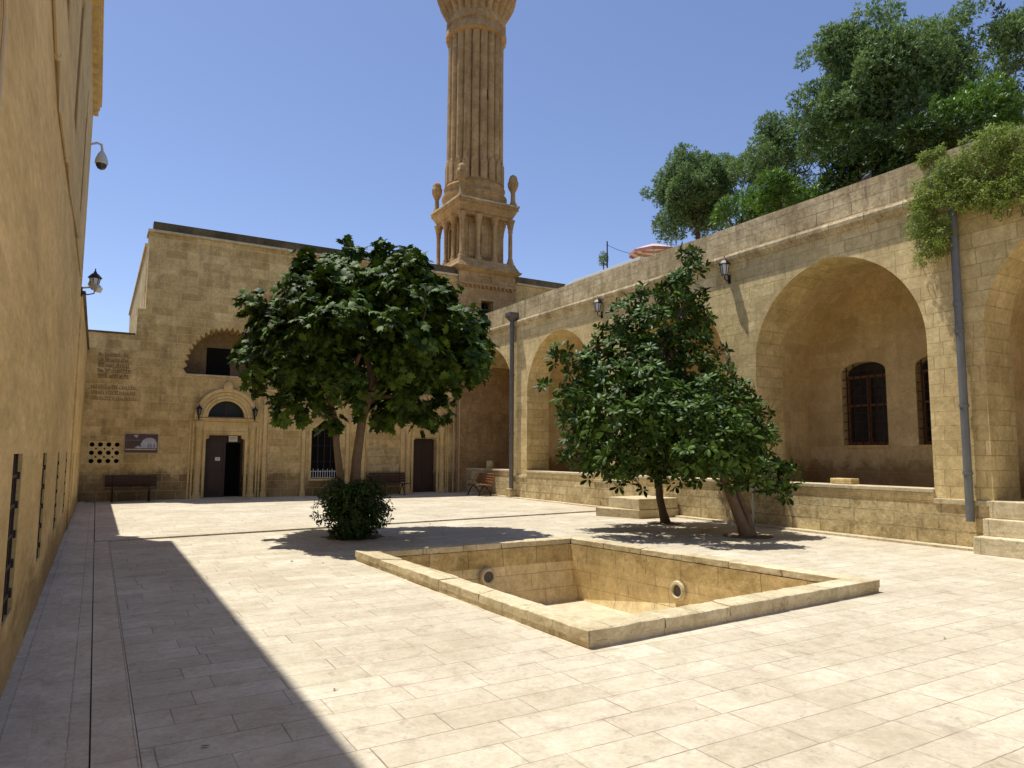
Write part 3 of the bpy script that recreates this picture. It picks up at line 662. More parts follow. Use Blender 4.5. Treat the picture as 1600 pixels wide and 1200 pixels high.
# ---------------------------------------------------------------- lanterns
def lantern(label, pos, d, s=1., group=None, arm=.22, pane='lglass'):
    """pos: foot of the bracket on the wall, d: unit vector out of the wall"""
    o = empty('wall_lantern', pos, label=label, cat='wall lamp', group=group)
    X, Y = d; c = Vector((X*arm*s, Y*arm*s, 0))
    q = MB(); q.tube([(0, 0, -.05*s), c*.5+Vector((0, 0, -.09*s)), c+Vector((0, 0, -.05*s)), c+Vector((0, 0, .02*s))], .013*s, 8)
    q.box(-.03*s, .03*s, -.03*s, .03*s, -.14*s, .06*s); q.build('bracket', M['iron'], o, local=True)
    hx = lambda r_, z, k: (c.x+r_*s*math.cos(k*math.pi/3+.2), c.y+r_*s*math.sin(k*math.pi/3+.2), z*s)
    q = MB()
    for k in range(6): q.bar(hx(.06, .04, k), hx(.105, .28, k), .012*s)
    for r_, z in ((.062, .04), (.108, .28)):
        for k in range(6): q.bar(hx(r_, z, k), hx(r_, z, k+1), .014*s)
    q.build('cage', M['iron'], o, local=True)
    q = MB(); q.add([hx(.055, .04, k) for k in range(6)]+[hx(.098, .28, k) for k in range(6)], [(k, (k+1) % 6, (k+1) % 6+6, k+6) for k in range(6)]+[tuple(range(6)), tuple(range(6, 12))])
    q.build('glass', M[pane], o, local=True)
    q = MB(); q.lathe((c.x, c.y, .28*s), [(.14*s, 0), (.13*s, .02*s), (.07*s, .09*s), (.03*s, .12*s), (.03*s, .14*s), (.012*s, .16*s), (.012*s, .21*s)], 6); q.build('cap', M['iron'], o, local=True)
    return o
lantern('black hexagonal lantern on a bracket at the end of the left building', (LX, 16.9, 4.98), (1, 0), .98, arm=.24)
lantern('small dark lantern left of the open portal under its cornice', (3.02, FYW-.12, 2.90), (0, -1), .85, 'lanterns flanking the portals', .08, 'dglass')
lantern('small dark lantern right of the open portal beside the pilaster', (4.88, FYW-.12, 2.90), (0, -1), .85, 'lanterns flanking the portals', .08, 'dglass')
lantern('small dark lantern right of the shut portal near the corner pipes', (12.42, FYW-.12, 2.90), (0, -1), .85, 'lanterns flanking the portals', .08, 'dglass')
lantern('black lantern with white panes on the arcade left of the large near arch', (13.50, 12.2, 6.08), (-1, 0), 1.1, 'lanterns on the arcade wall', .16)
lantern('dark lantern on the arcade wall above the crown of the dense spired tree', (13.50, 17.4, 6.05), (-1, 0), 1.1, 'lanterns on the arcade wall', .16)

# ================================================================ ARCADE
AX = 13.5; AXB = 14.45; BX = 16.0; FL = .87
arches = [(2.35, 6.42), (7.42, 11.46), (12.42, 16.45), (17.85, 21.88), (22.90, 26.92)]
ar = empty('arcade', (14.5, 14, 0), label='long stone arcade with tall arches along the right of the courtyard', cat='arcade')
AZ = 6.66
ah = [archp(a, b_, FL+.06 if i else FL, 3.85, 5.92, 36, point=.06) for i, (a, b_) in enumerate(arches)]
b = MB(); b.plate(rect(-8, 27.3, .78, AZ), ah, fX(AX), 0, AXB-AX); b.build('wall', M['arcade'], ar)
b = MB(); b.box(AX-.02, AXB, -8, 27.3, -.05, .78); b.build('plinth', M['plinth'], ar)
b = MB(); b.box(AX+.02, AXB, -8, 27.2, AZ, 7.38)
# slightly uneven wall head
b = MB(); n = 70; L0, L1 = -8, 27.2
for i in range(n):
    y0, y1 = L0+(L1-L0)*i/n, L0+(L1-L0)*(i+1)/n
    def hz(y): return 7.37+.025*noise.noise(Vector((y*.8, 0, 0)))+.01*noise.noise(Vector((y*4, 3, 0)))
    b.add([(AX+.015, y0, AZ), (AX+.015, y1, AZ), (AX+.015, y1, hz(y1)), (AX+.015, y0, hz(y0)), (AX+.5, y0, AZ), (AX+.5, y1, AZ), (AX+.5, y1, hz(y1)+.01), (AX+.5, y0, hz(y0)+.01)],
          [(0, 1, 2, 3), (7, 6, 5, 4), (3, 2, 6, 7)])
b.build('parapet', M['parapet'], ar, fixn=False)
b = MB(); prof = [(0, 6.38), (-.05, 6.40), (-.07, 6.45), (-.13, 6.50), (-.14, 6.58), (-.12, 6.64), (0, 6.68)]
n = 50; ys = [-8+35.2*i/n for i in range(n+1)]
b.add([(AX+.016+x+.008*noise.noise(Vector((y, z*4, 1))), y, z+.012*noise.noise(Vector((y*.7, 0, 5)))) for y in ys for x, z in prof], [(i*7+j, (i+1)*7+j, (i+1)*7+j+1, i*7+j+1) for i in range(n) for j in range(6)])
b.build('cornice', M['parapet'], ar)
b = MB(); b.box(AX+.5, 40, -8, 26.6, 6.75, 6.85); b.build('roof_terrace', M['parapet'], ar)
b = MB(); b.box(AX+.03, AX+.6, 15.6, 19.1, 7.36, 7.46); b.box(AX+.03, AX+.6, 19.1, 19.5, 7.36, 7.41); b.build('coping', M['white'], ar, bevel=.01)
for i, (a, c) in enumerate(arches):
    if i:
        b = MB(); b.box(AX-.06, AX+.45, a+.004, c-.004, .965, 1.04); b.box(AX-.03, AX+.44, a+.002, c-.002, .915, .962); b.build('sill', M['cope'], ar, bevel=.012)
        b = MB(); b.box(AX-.022, AX+.3, a+.006, c-.006, .785, .912); b.build('sill_course', M['arcade'], ar)
for a, c in ((6.42, 7.42), (11.46, 12.42), (16.45, 17.85), (21.88, 22.9)):
    b = MB(); b.box(AX-.05, AX+.02, a+.0, c+.0, .775, .87); b.build('pier_base', M['cope'], ar, bevel=.01)
b = MB(); b.box(AX-.03, AX+.01, 26.92, 27.2, 4.05, 4.12); b.box(AX+.05, AXB-.05, 26.9, 26.92, 4.05, 4.12); b.build('impost', M['lintel'], ar)
# porch bays
b = MB(); fl_ = MB(); bw_ = MB()
for i, (a, c) in enumerate(arches):
    a2, c2 = a-.42, c+.42
    pr = archp(a2, c2, FL, 3.85, 6.15, 36, point=.06)[1:]+[(a2, FL)]
    k = len(pr); vs = [(AXB, u, v) for u, v in pr]+[(BX, u, v) for u, v in pr]
    b.add(vs, [(j, j+1, j+1+k, j+k) for j in range(k-1)])
    mid_ = (a+c)/2
    wh = []
    for s_ in (-1, 1):
        cc = mid_+s_*.93
        wh.append(archp(cc-.58, cc+.58, 1.90, 3.68, 3.93, 12))
    bw_.plate([(a2-.05, FL-.1), (c2+.05, FL-.1), (c2+.05, 6.3), (a2-.05, 6.3)], wh, fX(BX), 0, .35)
    for s_ in (-1, 1):
        cc = mid_+s_*.93
        wd = empty('window', (BX, cc, 1.9)); wd.parent = ar; wd.location = Vector((BX, cc, 1.9))-ar.location
        q = MB(); q.box(BX+.30, BX+.32, cc-.6, cc+.6, 1.85, 3.98); q.build('pane', M['dglass'], wd)
        q = MB()
        for y0, y1 in ((-.58, -.50), (-.04, .04), (.50, .58)): q.box(BX+.2, BX+.27, cc+y0, cc+y1, 1.9, 3.6)
        for z in (1.92, 2.85, 3.55): q.box(BX+.205, BX+.265, cc-.58, cc+.58, z, z+.06)
        q.build('frame', M['winwood'], wd)
        q = MB()
        for j in range(6): y = cc-.47+j*.188; q.bar((BX+.06, y, 1.9), (BX+.06, y, 3.88), .022)
        for j in range(9): z = 2.05+j*.21; q.bar((BX+.045, cc-.57, z), (BX+.045, cc+.57, z), .02)
        q.build('bars', M['rust'], wd)
        q = MB(); q.box(BX-.03, BX+.2, cc-.62, cc+.62, 1.83, 1.895); q.build('window_sill', M['lintel'], wd)
b.build('vault', M['porch'], ar, fixn=False, smooth=False)
bw_.build('porch_back_wall', M['porch'], ar)
fl_.box(AX+.5, BX, -8, 27.2, FL-.1, FL-.01); fl_.build('porch_floor', M['pave'], ar)
b = MB(); b.box(AXB, BX+.4, -8, arches[0][0]-.4, 0, 6.7); b.box(AXB+.01, BX+.5, 27.2, 27.4, 0, 6.7); b.build('end_wall', M['porch'], ar)
q = MB(); c = atX(1287, 397, AX); q.box(AX-.012, AX+.01, c.y-.13, c.y+.13, c.z-.11, c.z+.11); q.box(AX-.022, AX-.011, c.y-.09, c.y+.09, c.z-.08, c.z+.08); q.build('carved_boss', M['lintel'], ar)
q = MB(); q.prism([(-.16, -.05), (.0, -.06), (.0, .05), (-.16, .03)], lambda u, v, w_: (AX+u, 12.25+w_, 6.46+v), -.06, .06); q.build('gargoyle', M['parapet'], ar)
# stone block and steps
q = MB(); q.box(13.72, 14.0, 9.25, 9.75, 1.045, 1.16)
tag(q.build('stone_block', M['arcade'], bevel=.015), 'small loose stone block resting on the sill of the large near arch', 'stone block')
q = MB(); q.box(13.75, 13.95, 25.2, 25.45, 1.045, 1.35)
tag(q.build('stone_block', M['arcade'], bevel=.015), 'upright stone block on the sill of the farthest arch', 'stone block')
st = empty('stone_steps', (12.8, 14.8, 0), label='two-step stone block against the arcade behind the dense tree', cat='steps')
q = MB(); q.prism([(11.66, 15.38), (12.08, 14.10), (13.46, 14.10), (13.46, 15.42)], flat, -.01, .225); weather(q.build('step', M['cope'], st, bevel=.01), 12, .006, .014)
q = MB(); q.prism([(12.06, 15.32), (12.11, 14.13), (13.46, 14.13), (13.46, 15.36)], flat, .22, .50); weather(q.build('step', M['cope'], st, bevel=.01), 12, .006, .014)
st = empty('stone_steps', (13, 5, 0), label='flight of pale stone steps rising to the porch at the right edge', cat='steps')
for i, (x0, z0, z1, y1) in enumerate(((12.93, -.01, .29, 6.52), (13.22, .285, .58, 6.49), (13.40, .575, .88, 6.46))):
    q = MB(); q.box(x0, AX+.5 if i == 2 else AX-.025, 2.3, y1, z0, z1); weather(q.build('step', M['cope'], st, bevel=.01), 12, .006, .014)

# ---------------------------------------------------------------- downpipes
def downpipe(label, y, x, ztop, zbot, r, mat, hop, grp=None, joints=()):
    o = empty('downpipe', (x, y, 0), label=label, cat='downpipe', group=grp)
    q = MB(); q.tube([(x, y, zbot), (x, y, ztop)], r, 16)
    q.build('pipe', mat, o, smooth=True)
    for z in joints:
        q = MB(); q.tube([(x, y, z-.03), (x, y, z+.03)], r*1.22, 16); q.build('collar', mat, o, smooth=True)
    if hop:
        q = MB(); h = hop
        q.add([(x-h, y-h, ztop+.28), (x+h, y-h, ztop+.28), (x+h, y+h, ztop+.28), (x-h, y+h, ztop+.28), (x-h, y-h, ztop+.14), (x+h, y-h, ztop+.14), (x+h, y+h, ztop+.14), (x-h, y+h, ztop+.14), (x-r, y-r, ztop-.03), (x+r, y-r, ztop-.03), (x+r, y+r, ztop-.03), (x-r, y+r, ztop-.03)],
              [(0, 1, 2, 3), (0, 4, 5, 1), (1, 5, 6, 2), (2, 6, 7, 3), (3, 7, 4, 0), (4, 8, 9, 5), (5, 9, 10, 6), (6, 10, 11, 7), (7, 11, 8, 4)])
        q.build('hopper', mat, o, bevel=.008)
    return o
downpipe('thick blue-grey downpipe beside the steps, its top under the vine', 6.76, AX-.12, 6.72, .50, .068, M['zinc'], .15, joints=(4.4, 2.55, 1.35, 3.9))
downpipe('grey downpipe with a box hopper between the two far arches', 22.72, AX-.16, 6.68, .35, .085, M['zincdark'], .20, joints=(4.6, 2.4))
downpipe('thin left pipe of the pair in the far corner', 26.70, 12.86, 5.2, 0.05, .028, M['pvc'], 0, 'thin corner pipes', (2.95, 1.4))
downpipe('thin right pipe of the pair in the far corner', 26.70, 13.12, 5.0, 0.05, .030, M['pvc'], 0, 'thin corner pipes', (3.4,))
q = MB(); q.box(AX-.30, AX-.02, 22.6, 22.84, -.01, .36); tag(q.build('pipe_guard', M['plinth'], bevel=.02), 'stone casing round the foot of the far grey downpipe', 'pipe guard')
q = MB(); q.tube([(AX-.2, 11.5, .03), (AX-.2, 11.5, .92)], .018, 8); q.tube([(AX-.2, 11.95, .88), (AX-.2, 11.05, .88)], .02, 8); q.box(AX-.22, AX-.02, 11.48, 11.52, .86, .90)
tag(q.build('metal_rail', M['cam']), 'thin T-shaped metal rail against the arcade wall behind the leaning trunk', 'rail')

# ---------------------------------------------------------------- benches
def bench(label, pos, rz, wood, L=1.5, group='courtyard benches'):
    o = empty('bench', pos, rz, label=label, cat='bench', group=group)
    q = MB()
    for k in range(4): q.box(-L/2, L/2, -.22+k*.115, -.22+k*.115+.095, .42+.008*k*(-1), .45-.008*k)
    q.build('seat', wood, o, local=True, bevel=.006)
    q = MB()
    for k in range(4):
        z = .52+k*.095; y = .235+.035*k; q.bar((-L/2, y, z), (L/2, y, z), .085, .022, up=Vector((0, 1, .35)))
    q.build('backrest', wood, o, local=True)
    for s_ in (-1, 1):
        x = s_*(L/2-.22); q = MB()
        q.tube([(x, -.24, 0), (x, -.21, .12), (x, -.10, .30), (x, -.02, .40)], .022, 6); q.tube([(x, .28, 0), (x, .24, .14), (x, .10, .30), (x, -.02, .40)], .022, 6)
        q.tube([(x, -.26, .41), (x, .0, .395), (x, .22, .41), (x, .30, .62), (x, .36, .86)], .02, 6); q.box(x-.03, x+.03, -.28, -.2, 0, .02); q.box(x-.03, x+.03, .24, .32, 0, .02)
        q.build('leg', M['iron'], o, local=True)
    return o
bench('dark slatted bench in the shade under the poster', (1.05, 26.25, .028), 0, M['wood_red'])
bench('dark reddish bench in the shade left of the shut portal', (9.9, 26.2, .028), 0, M['wood_red'])
bench('sunlit brown slatted bench with iron legs below the farthest arch', (12.85, 24.35, .028), R(-90), M['wood'], 1.35)

# ================================================================ FOLIAGE
def leaf_object(name, mat, parent, P, D, Nn, size, tmpl, faces, seed=0, smooth=False):
    """P positions, D length directions, Nn normals (n x 3), size (n)"""
    D = D/np.linalg.norm(D, axis=1, keepdims=True); B = np.cross(Nn, D); B /= np.linalg.norm(B, axis=1, keepdims=True)+1e-9; Nn = np.cross(D, B)
    t = np.array(tmpl); k = len(t); n = len(P)
    V = P[:, None]+size[:, None, None]*(D[:, None]*t[None, :, 0:1]+B[:, None]*t[None, :, 1:2]+Nn[:, None]*t[None, :, 2:3])
    q = parent; L = Vector((0, 0, 0))
    while q is not None: L += q.location; q = q.parent
    V = V.reshape(-1, 3)-np.array(L)
    me = bpy.data.meshes.new(name); me.vertices.add(len(V)); me.vertices.foreach_set('co', V.astype(np.float32).ravel())
    fl_ = np.concatenate([np.array(f) for f in faces]); fl = np.array([len(f) for f in faces])
    idx = (np.arange(n)[:, None]*k+fl_[None]).ravel(); tot = np.tile(fl, n); st_ = np.concatenate([[0], np.cumsum(tot)[:-1]])
    me.loops.add(len(idx)); me.loops.foreach_set('vertex_index', idx.astype(np.int32))
    me.polygons.add(len(tot)); me.polygons.foreach_set('loop_start', st_.astype(np.int32)); me.update(calc_edges=True); me.validate()
    me.materials.append(mat)
    o = bpy.data.objects.new(name, me); COL.objects.link(o)
    if parent is not None: o.parent = parent
    return o
LOBED = [(0, 0, 0), (.30, .0, .05), (.62, 0, .03), (1.0, 0, -.12), (.72, .17, -.01), (.78, .40, -.09), (.50, .24, .0), (.34, .50, -.10), (.18, .24, -.02), (.02, .26, -.06),
         (.72, -.17, -.01), (.78, -.40, -.09), (.50, -.24, .0), (.34, -.50, -.10), (.18, -.24, -.02), (.02, -.26, -.06)]
LOBEF = [(0, 1, 8, 9), (1, 6, 7, 8), (1, 2, 4, 6), (2, 3, 4), (4, 5, 6), (0, 15, 14, 1), (1, 14, 13, 12), (1, 12, 10, 2), (2, 10, 3), (10, 12, 11)]
OBL = [(0, 0, 0), (.35, 0, .04), (.7, 0, .03), (1, 0, -.08), (.35, .16, -.02), (.7, .19, -.05), (.35, -.16, -.02), (.7, -.19, -.05)]
OBLF = [(0, 1, 4), (1, 2, 5, 4), (2, 3, 5), (0, 6, 1), (1, 6, 7, 2), (2, 7, 3)]
SM = [(0, 0, 0), (.45, .17, .03), (1, 0, -.05), (.45, -.17, .03)]; SMF = [(0, 1, 2, 3)]
def unit(v): return v/(np.linalg.norm(v, axis=1, keepdims=True)+1e-9)
def foliage(name, mat, parent, blobs, dens, per, size, tmpl, faces, seed, up=.5, tilt=(.2, .8), shell=(.75, 1.08), droop=0., flatz=1., svar=.35):
    rg = np.random.default_rng(seed); P = []; A = []
    for c, r in blobs:
        n = max(3, int(dens*r*r)); d = unit(rg.normal(size=(n, 3))); d[:, 2] += .15; d = unit(d)
        rr = rg.uniform(shell[0]**3, shell[1]**3, (n, 1))**(1/3)*r
        q_ = d*rr; q_[:, 2] *= flatz; P.append(q_+np.array(c)[None]); A.append(unit(d+np.array([0, 0, up])+rg.normal(size=(n, 3))*.25))
    P = np.concatenate(P); A = np.concatenate(A); n = len(P)
    P = np.repeat(P, per, 0); A = np.repeat(A, per, 0); N_ = len(P)
    ref = unit(rg.normal(size=(n, 3))); ref = np.repeat(ref, per, 0)
    u = unit(np.cross(A, ref)); v = np.cross(A, u)
    ph = (np.tile(np.arange(per), n)/per*2*np.pi+np.repeat(rg.uniform(0, 6.28, n), per)+rg.normal(size=N_)*.25)[:, None]
    side = u*np.cos(ph)+v*np.sin(ph); tl = rg.uniform(tilt[0], tilt[1], (N_, 1))
    D = side*np.cos(tl)+A*np.sin(tl); D[:, 2] -= droop*rg.uniform(.3, 1, N_); D = unit(D)
    Nn = unit(A*np.cos(tl)-side*np.sin(tl)+rg.normal(size=(N_, 3))*.15)
    s_ = size*rg.uniform(1-svar, 1+svar, N_)
    P = P+D*s_[:, None]*.12
    return leaf_object(name, mat, parent, P, D, Nn, s_, tmpl, faces)
def limb(q, a, c, r0, r1, seed, n=6, bend=.15):
    rg = random.Random(seed); a, c = Vector(a), Vector(c); pts = []
    for i in range(n+1):
        t = i/n; o_ = Vector((rg.uniform(-1, 1), rg.uniform(-1, 1), rg.uniform(-.3, .3)))*bend*(math.sin(math.pi*t))
        pts.append(a.lerp(c, t)+o_*(c-a).length*.5)
    q.tube(pts, [r0+(r1-r0)*i/n for i in range(n+1)], 10, wob=.12, seed=seed)

# --- fig tree (left, umbrella crown)
t1 = empty('fig_tree', (4.5, 13.8, 0), label='round-crowned fig tree with twin trunks and a shrub at its foot', cat='tree')
q = MB()
q.tube([(4.50, 13.75, 0)]+[tuple(atY(px, py, 13.8)) for px, py in ((550, 800), (554, 760), (557, 720), (561, 690), (566, 655), (580, 610))], [.15, .115, .10, .095, .09, .085, .07], 14, wob=.08, seed=1)
q.tube([(4.38, 13.95, 0)]+[tuple(atY(px, py, 13.9)) for px, py in ((537, 800), (534, 765), (530, 730), (526, 695), (524, 655), (510, 610))], [.105, .085, .075, .07, .065, .06, .045], 14, wob=.08, seed=2)
for i, (c, r0) in enumerate((((2.6, 13.2, 4.0), .06), ((3.6, 15.4, 4.6), .06), ((4.4, 12.2, 4.5), .05), ((3.4, 12.4, 3.4), .05))): limb(q, (4.1, 13.9, 2.7), c, r0, .02, i)
for i, (c, r0) in enumerate((((6.7, 13.4, 4.2), .07), ((5.6, 15.6, 4.8), .06), ((5.2, 12.0, 4.4), .06), ((4.7, 13.9, 5.4), .07), ((6.3, 12.5, 3.3), .05))): limb(q, (4.75, 13.8, 2.7), c, r0, .02, 10+i)
q.build('trunk', M['bark'], t1, smooth=True)
rg = random.Random(4); blobs = []
def env1(x, y):
    dx, dy = x-4.72, y-13.8; r = math.hypot(dx/1.02, dy); a = math.atan2(dy, dx)
    rm = 2.52+.22*math.sin(3*a+1)+.12*math.sin(7*a)
    t = r/rm
    if t > 1: return None
    top = 4.0+1.9*max(0, 1-t**1.75)**.62+.18*math.sin(5*x)*math.cos(4*y)
    bot = 1.95+1.25*t**2.6+.2*math.sin(4*x+y*3)
    return bot, top
k = 0
while k < 190:
    x, y = rg.uniform(1.9, 7.5), rg.uniform(11.1, 16.5); e = env1(x, y)
    if not e: continue
    r = rg.uniform(.20, .44); lo, hi = e[0]+r*.8, e[1]-r*.8
    if hi < lo: z = (lo+hi)/2
    else: z = hi-(hi-lo)*rg.random()**1.6
    dx, dy = x-4.72, y-13.8; f = max(0., 1-r/2.7*.9); blobs.append(((4.72+dx*f, 13.8+dy*f, z), r)); k += 1
blobs += [(tuple(atY(px, py, Y)), r) for px, py, Y, r in ((540, 395, 13.9, .22), (598, 393, 13.7, .2), (640, 405, 13.8, .24), (470, 412, 13.8, .24), (398, 478, 13.9, .28), (392, 580, 13.7, .25), (440, 640, 13.2, .26), (450, 575, 12.6, .2), (505, 560, 11.9, .22), (515, 605, 12.0, .24), (742, 500, 13.7, .26), (740, 560, 13.9, .26), (740, 590, 13.6, .24), (665, 655, 13.6, .26), (690, 640, 14.0, .25), (630, 625, 13.1, .3), (560, 625, 13.0, .3), (600, 640, 14.2, .35), (480, 640, 13.8, .3), (520, 665, 14.0, .25))]
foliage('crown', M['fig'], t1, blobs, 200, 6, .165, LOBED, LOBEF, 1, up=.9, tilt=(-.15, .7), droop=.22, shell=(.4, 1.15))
sh = empty('shrub', (4.5, 13.5, 0), label='dark leafy shrub growing round the foot of the fig tree trunks', cat='shrub')
bl = [((4.38+.50*math.cos(a)*f, 13.5+.45*math.sin(a)*f, z), .25) for a, f, z in [(i*.9, .3+.7*((i*7) % 5)/4, .18+.17*(i % 5)) for i in range(30)]]
q = MB()
for i in range(14): limb(q, (4.5, 13.5, 0), (4.5+.6*math.cos(i*.7), 13.5+.5*math.sin(i*.7), .7+.3*(i % 3)/2), .02, .006, 40+i)
q.build('stem', M['bark2'], sh)
foliage('leaves', M['ivy'], sh, bl, 900, 5, .085, OBL, OBLF, 2, up=.3, tilt=(-.3, .6), droop=.3, shell=(.3, 1.3))

# --- right hand trees
def blobtree(name, label, loc, trunk, bl, mat, dens, per, size, tmpl, faces, seed, bark, **kw):
    t = empty(name, loc, label=label, cat='tree'); q = MB()
    for pts, rr in trunk: q.tube(pts, rr, 12, wob=.1, seed=seed)
    top = Vector(trunk[0][0][-1])
    rg = random.Random(seed)
    for i, (c, r) in enumerate(bl):
        if i % 4 == 0: limb(q, trunk[rg.randrange(len(trunk))][0][-1 if i % 8 else -2], Vector(c), .045, .012, seed+i)
    q.build('trunk', bark, t, smooth=True); foliage('crown', mat, t, bl, dens, per, size, tmpl, faces, seed, **kw); return t
rg = random.Random(9)
A_ = []
for px, py, Y, r in ((1078, 398, 12.6, .26), (1085, 420, 12.5, .26), (1068, 440, 12.6, .34), (1050, 462, 12.6, .42), (1092, 470, 12.5, .3), (1010, 470, 12.7, .35), (980, 490, 12.8, .38), (1020, 510, 12.4, .55), (1085, 520, 12.3, .45), (960, 530, 12.8, .5), (940, 570, 13.0, .5), (880, 545, 13.1, .2), (868, 560, 13.1, .2), (905, 580, 13.1, .38), (895, 620, 13.1, .42), (1010, 570, 12.2, .6), (1080, 580, 12.1, .55), (1120, 560, 12.2, .3), (910, 660, 13.0, .45), (960, 640, 12.4, .6), (1030, 640, 11.9, .6), (1100, 640, 11.8, .55), (900, 700, 12.9, .42), (950, 720, 12.6, .45), (1000, 710, 12.1, .5), (1060, 700, 11.9, .5), (970, 750, 12.6, .25), (1010, 745, 12.4, .3), (1050, 740, 12.0, .3), (925, 735, 12.8, .28), (940, 610, 13.6, .5), (1000, 560, 13.3, .6), (1060, 610, 13.0, .6), (1000, 660, 13.4, .6), (1060, 680, 12.9, .5), (940, 690, 13.5, .4), (1112, 492, 12.5, .15), (850, 600, 13.1, .12), (1070, 490, 12.9, .45), (1040, 540, 12.7, .5), (950, 655, 11.2, .5), (1010, 600, 11.2, .5), (1000, 690, 10.9, .5), (1060, 640, 11.0, .5), (930, 700, 11.6, .42), (960, 600, 11.8, .5), (1050, 710, 11.0, .4), (900, 640, 12.0, .42), (960, 720, 11.0, .36), (1020, 650, 10.6, .45)):
    A_.append((tuple(atY(px, py, Y)), r*.93))
blobtree('glossy_tree', 'dense dark tree with a narrow leafy spire and slim upright trunk', (11.86, 12.88, 0),
    [([(11.86, 12.88, 0), (11.80, 12.9, .25), (11.70, 12.9, .6), (11.66, 12.9, 1.2), (11.7, 12.85, 2.0), (11.6, 12.8, 3.2), (11.9, 12.6, 4.6)], [.13, .10, .09, .085, .08, .06, .03])],
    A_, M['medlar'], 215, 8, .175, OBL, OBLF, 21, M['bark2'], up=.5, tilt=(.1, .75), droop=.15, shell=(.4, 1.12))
B_ = []
for px, py, Y, r in ((1110, 610, 10.6, .4), (1150, 610, 10.6, .35), (1100, 650, 10.4, .45), (1150, 650, 10.2, .42), (1185, 640, 10.2, .25), (1190, 680, 10.0, .32), (1130, 700, 10.2, .45), (1080, 690, 10.6, .4), (1180, 715, 10.0, .35), (1090, 730, 10.5, .35), (1140, 745, 10.3, .28), (1210, 735, 9.8, .25), (1235, 745, 9.7, .24), (1200, 765, 9.7, .22), (1230, 775, 9.6, .17), (1170, 745, 10.4, .25), (1120, 660, 11.2, .45), (1160, 690, 10.9, .4), (1080, 740, 11.2, .3), (1060, 655, 10.8, .38), (1135, 590, 10.9, .22), (1120, 690, 9.4, .40), (1160, 700, 9.2, .36), (1090, 660, 9.7, .40), (1140, 660, 9.5, .32), (1080, 710, 9.6, .34), (1185, 735, 9.1, .26), (1130, 725, 9.3, .28)):
    B_.append((tuple(atY(px, py, Y)), r*.93))
blobtree('glossy_tree', 'lower bushy tree with a thick leaning trunk before the large near arch', (11.48, 10.13, 0),
    [([(11.50, 10.10, 0), (11.42, 10.16, .25), (11.28, 10.25, .7), (11.15, 10.35, 1.15), (11.0, 10.4, 1.7), (10.8, 10.5, 2.6)], [.16, .115, .10, .09, .08, .05]),
     ([(11.60, 10.05, 0), (11.60, 10.15, .35), (11.52, 10.3, .8), (11.45, 10.35, 1.3), (11.5, 10.3, 2.1)], [.09, .07, .06, .055, .04])],
    B_, M['medlar'], 260, 8, .16, OBL, OBLF, 22, M['bark'], up=.5, tilt=(.1, .75), droop=.15, shell=(.4, 1.12))

# --- trees on the terrace
def roundtree(name, label, px, py, rpx, X, mat, size, dens, seed, kind='round', zb=6.85, nb=26, squash=1., per=6, cat='tree', lr=(.16, .34), group=None, sway=1., **kw):
    c = atX(px, py, X); e = atX(px+rpx, py, X); rad = abs((atX(px, py-rpx, X)-c).z)
    t = empty(name, (c.x, c.y, zb), label=label, cat=cat, group=group); q = MB(); rg = random.Random(seed); bl = []
    for i in range(nb):
        d = Vector((rg.gauss(0, 1), rg.gauss(0, 1), rg.gauss(0, 1)*.9+.12)).normalized()*rad*rg.uniform(.45, .86)
        d.z *= squash; rr = rad*rg.uniform(*lr)
        if i % 3 == 1:
            e_ = d.normalized()*rad*rg.uniform(.9, 1.14); e_.z *= squash; e_ += Vector((0, 0, rad*.06)); bl.append((tuple(c+e_), rad*rg.uniform(.06, .13)))
        bl.append((tuple(c+d), rr))
        if i % 3 == 0: limb(q, (c.x, c.y, max(zb, c.z-rad*.7)), c+d, rad*.03, rad*.008, seed+i)
    q.tube([(c.x, c.y, zb), (c.x+.05, c.y, (zb+c.z)/2), tuple(c)], [rad*.09, rad*.06, rad*.03], 8); q.build('trunk', M['bark2'], t)
    foliage('crown' if cat == 'tree' else 'leaves', mat, t, bl, dens, per, size, SM, SMF, seed, **kw)
    return t
kw = dict(up=1.0, tilt=(.2, 1.3), shell=(.35, 1.3), svar=.4)
roundtree('terrace_tree', 'compact round green tree at the left end of the terrace planting', 1088, 308, 66, 17.0, M['willow'], .085, 2100, 31, nb=48, squash=1.05, **kw)
roundtree('terrace_tree', 'airy mid-sized tree between the round tree and the tallest tree', 1215, 258, 72, 17.5, M['willow'], .09, 1500, 32, nb=26, **kw)
roundtree('terrace_tree', 'tallest broad tree on the terrace with feathery pale top', 1388, 150, 128, 17.5, M['willow'], .10, 1150, 33, nb=110, lr=(.10, .24), squash=1.05, **kw)
roundtree('terrace_hedge', 'bright green hedge behind the parapet under the airy tree', 1235, 318, 66, 15.6, M['bright'], .10, 900, 34, nb=26, cat='hedge', squash=.6, zb=6.85, **kw)
roundtree('terrace_hedge', 'bright green hedge bank behind the parapet left of the airy tree', 1158, 338, 46, 15.4, M['bright'], .10, 900, 38, nb=18, cat='hedge', squash=.6, zb=6.85, **kw)
roundtree('terrace_hedge', 'yellow-green bushy growth right of the tallest tree', 1530, 185, 62, 16.5, M['bright'], .09, 1100, 35, nb=36, cat='hedge', **kw)
roundtree('terrace_tree', 'pale wispy tree cut by the top right corner', 1615, 60, 62, 19.0, M['willow'], .11, 700, 37, nb=26, **kw)
roundtree('terrace_hedge', 'dark undergrowth behind the parapet below the tallest tree', 1345, 262, 78, 15.6, M['ivy'], .12, 600, 39, nb=26, squash=.6, cat='hedge', **kw)
roundtree('terrace_hedge', 'dark undergrowth behind the parapet at the right edge', 1470, 225, 60, 15.6, M['ivy'], .12, 600, 40, nb=26, squash=.7, cat='hedge', **kw)
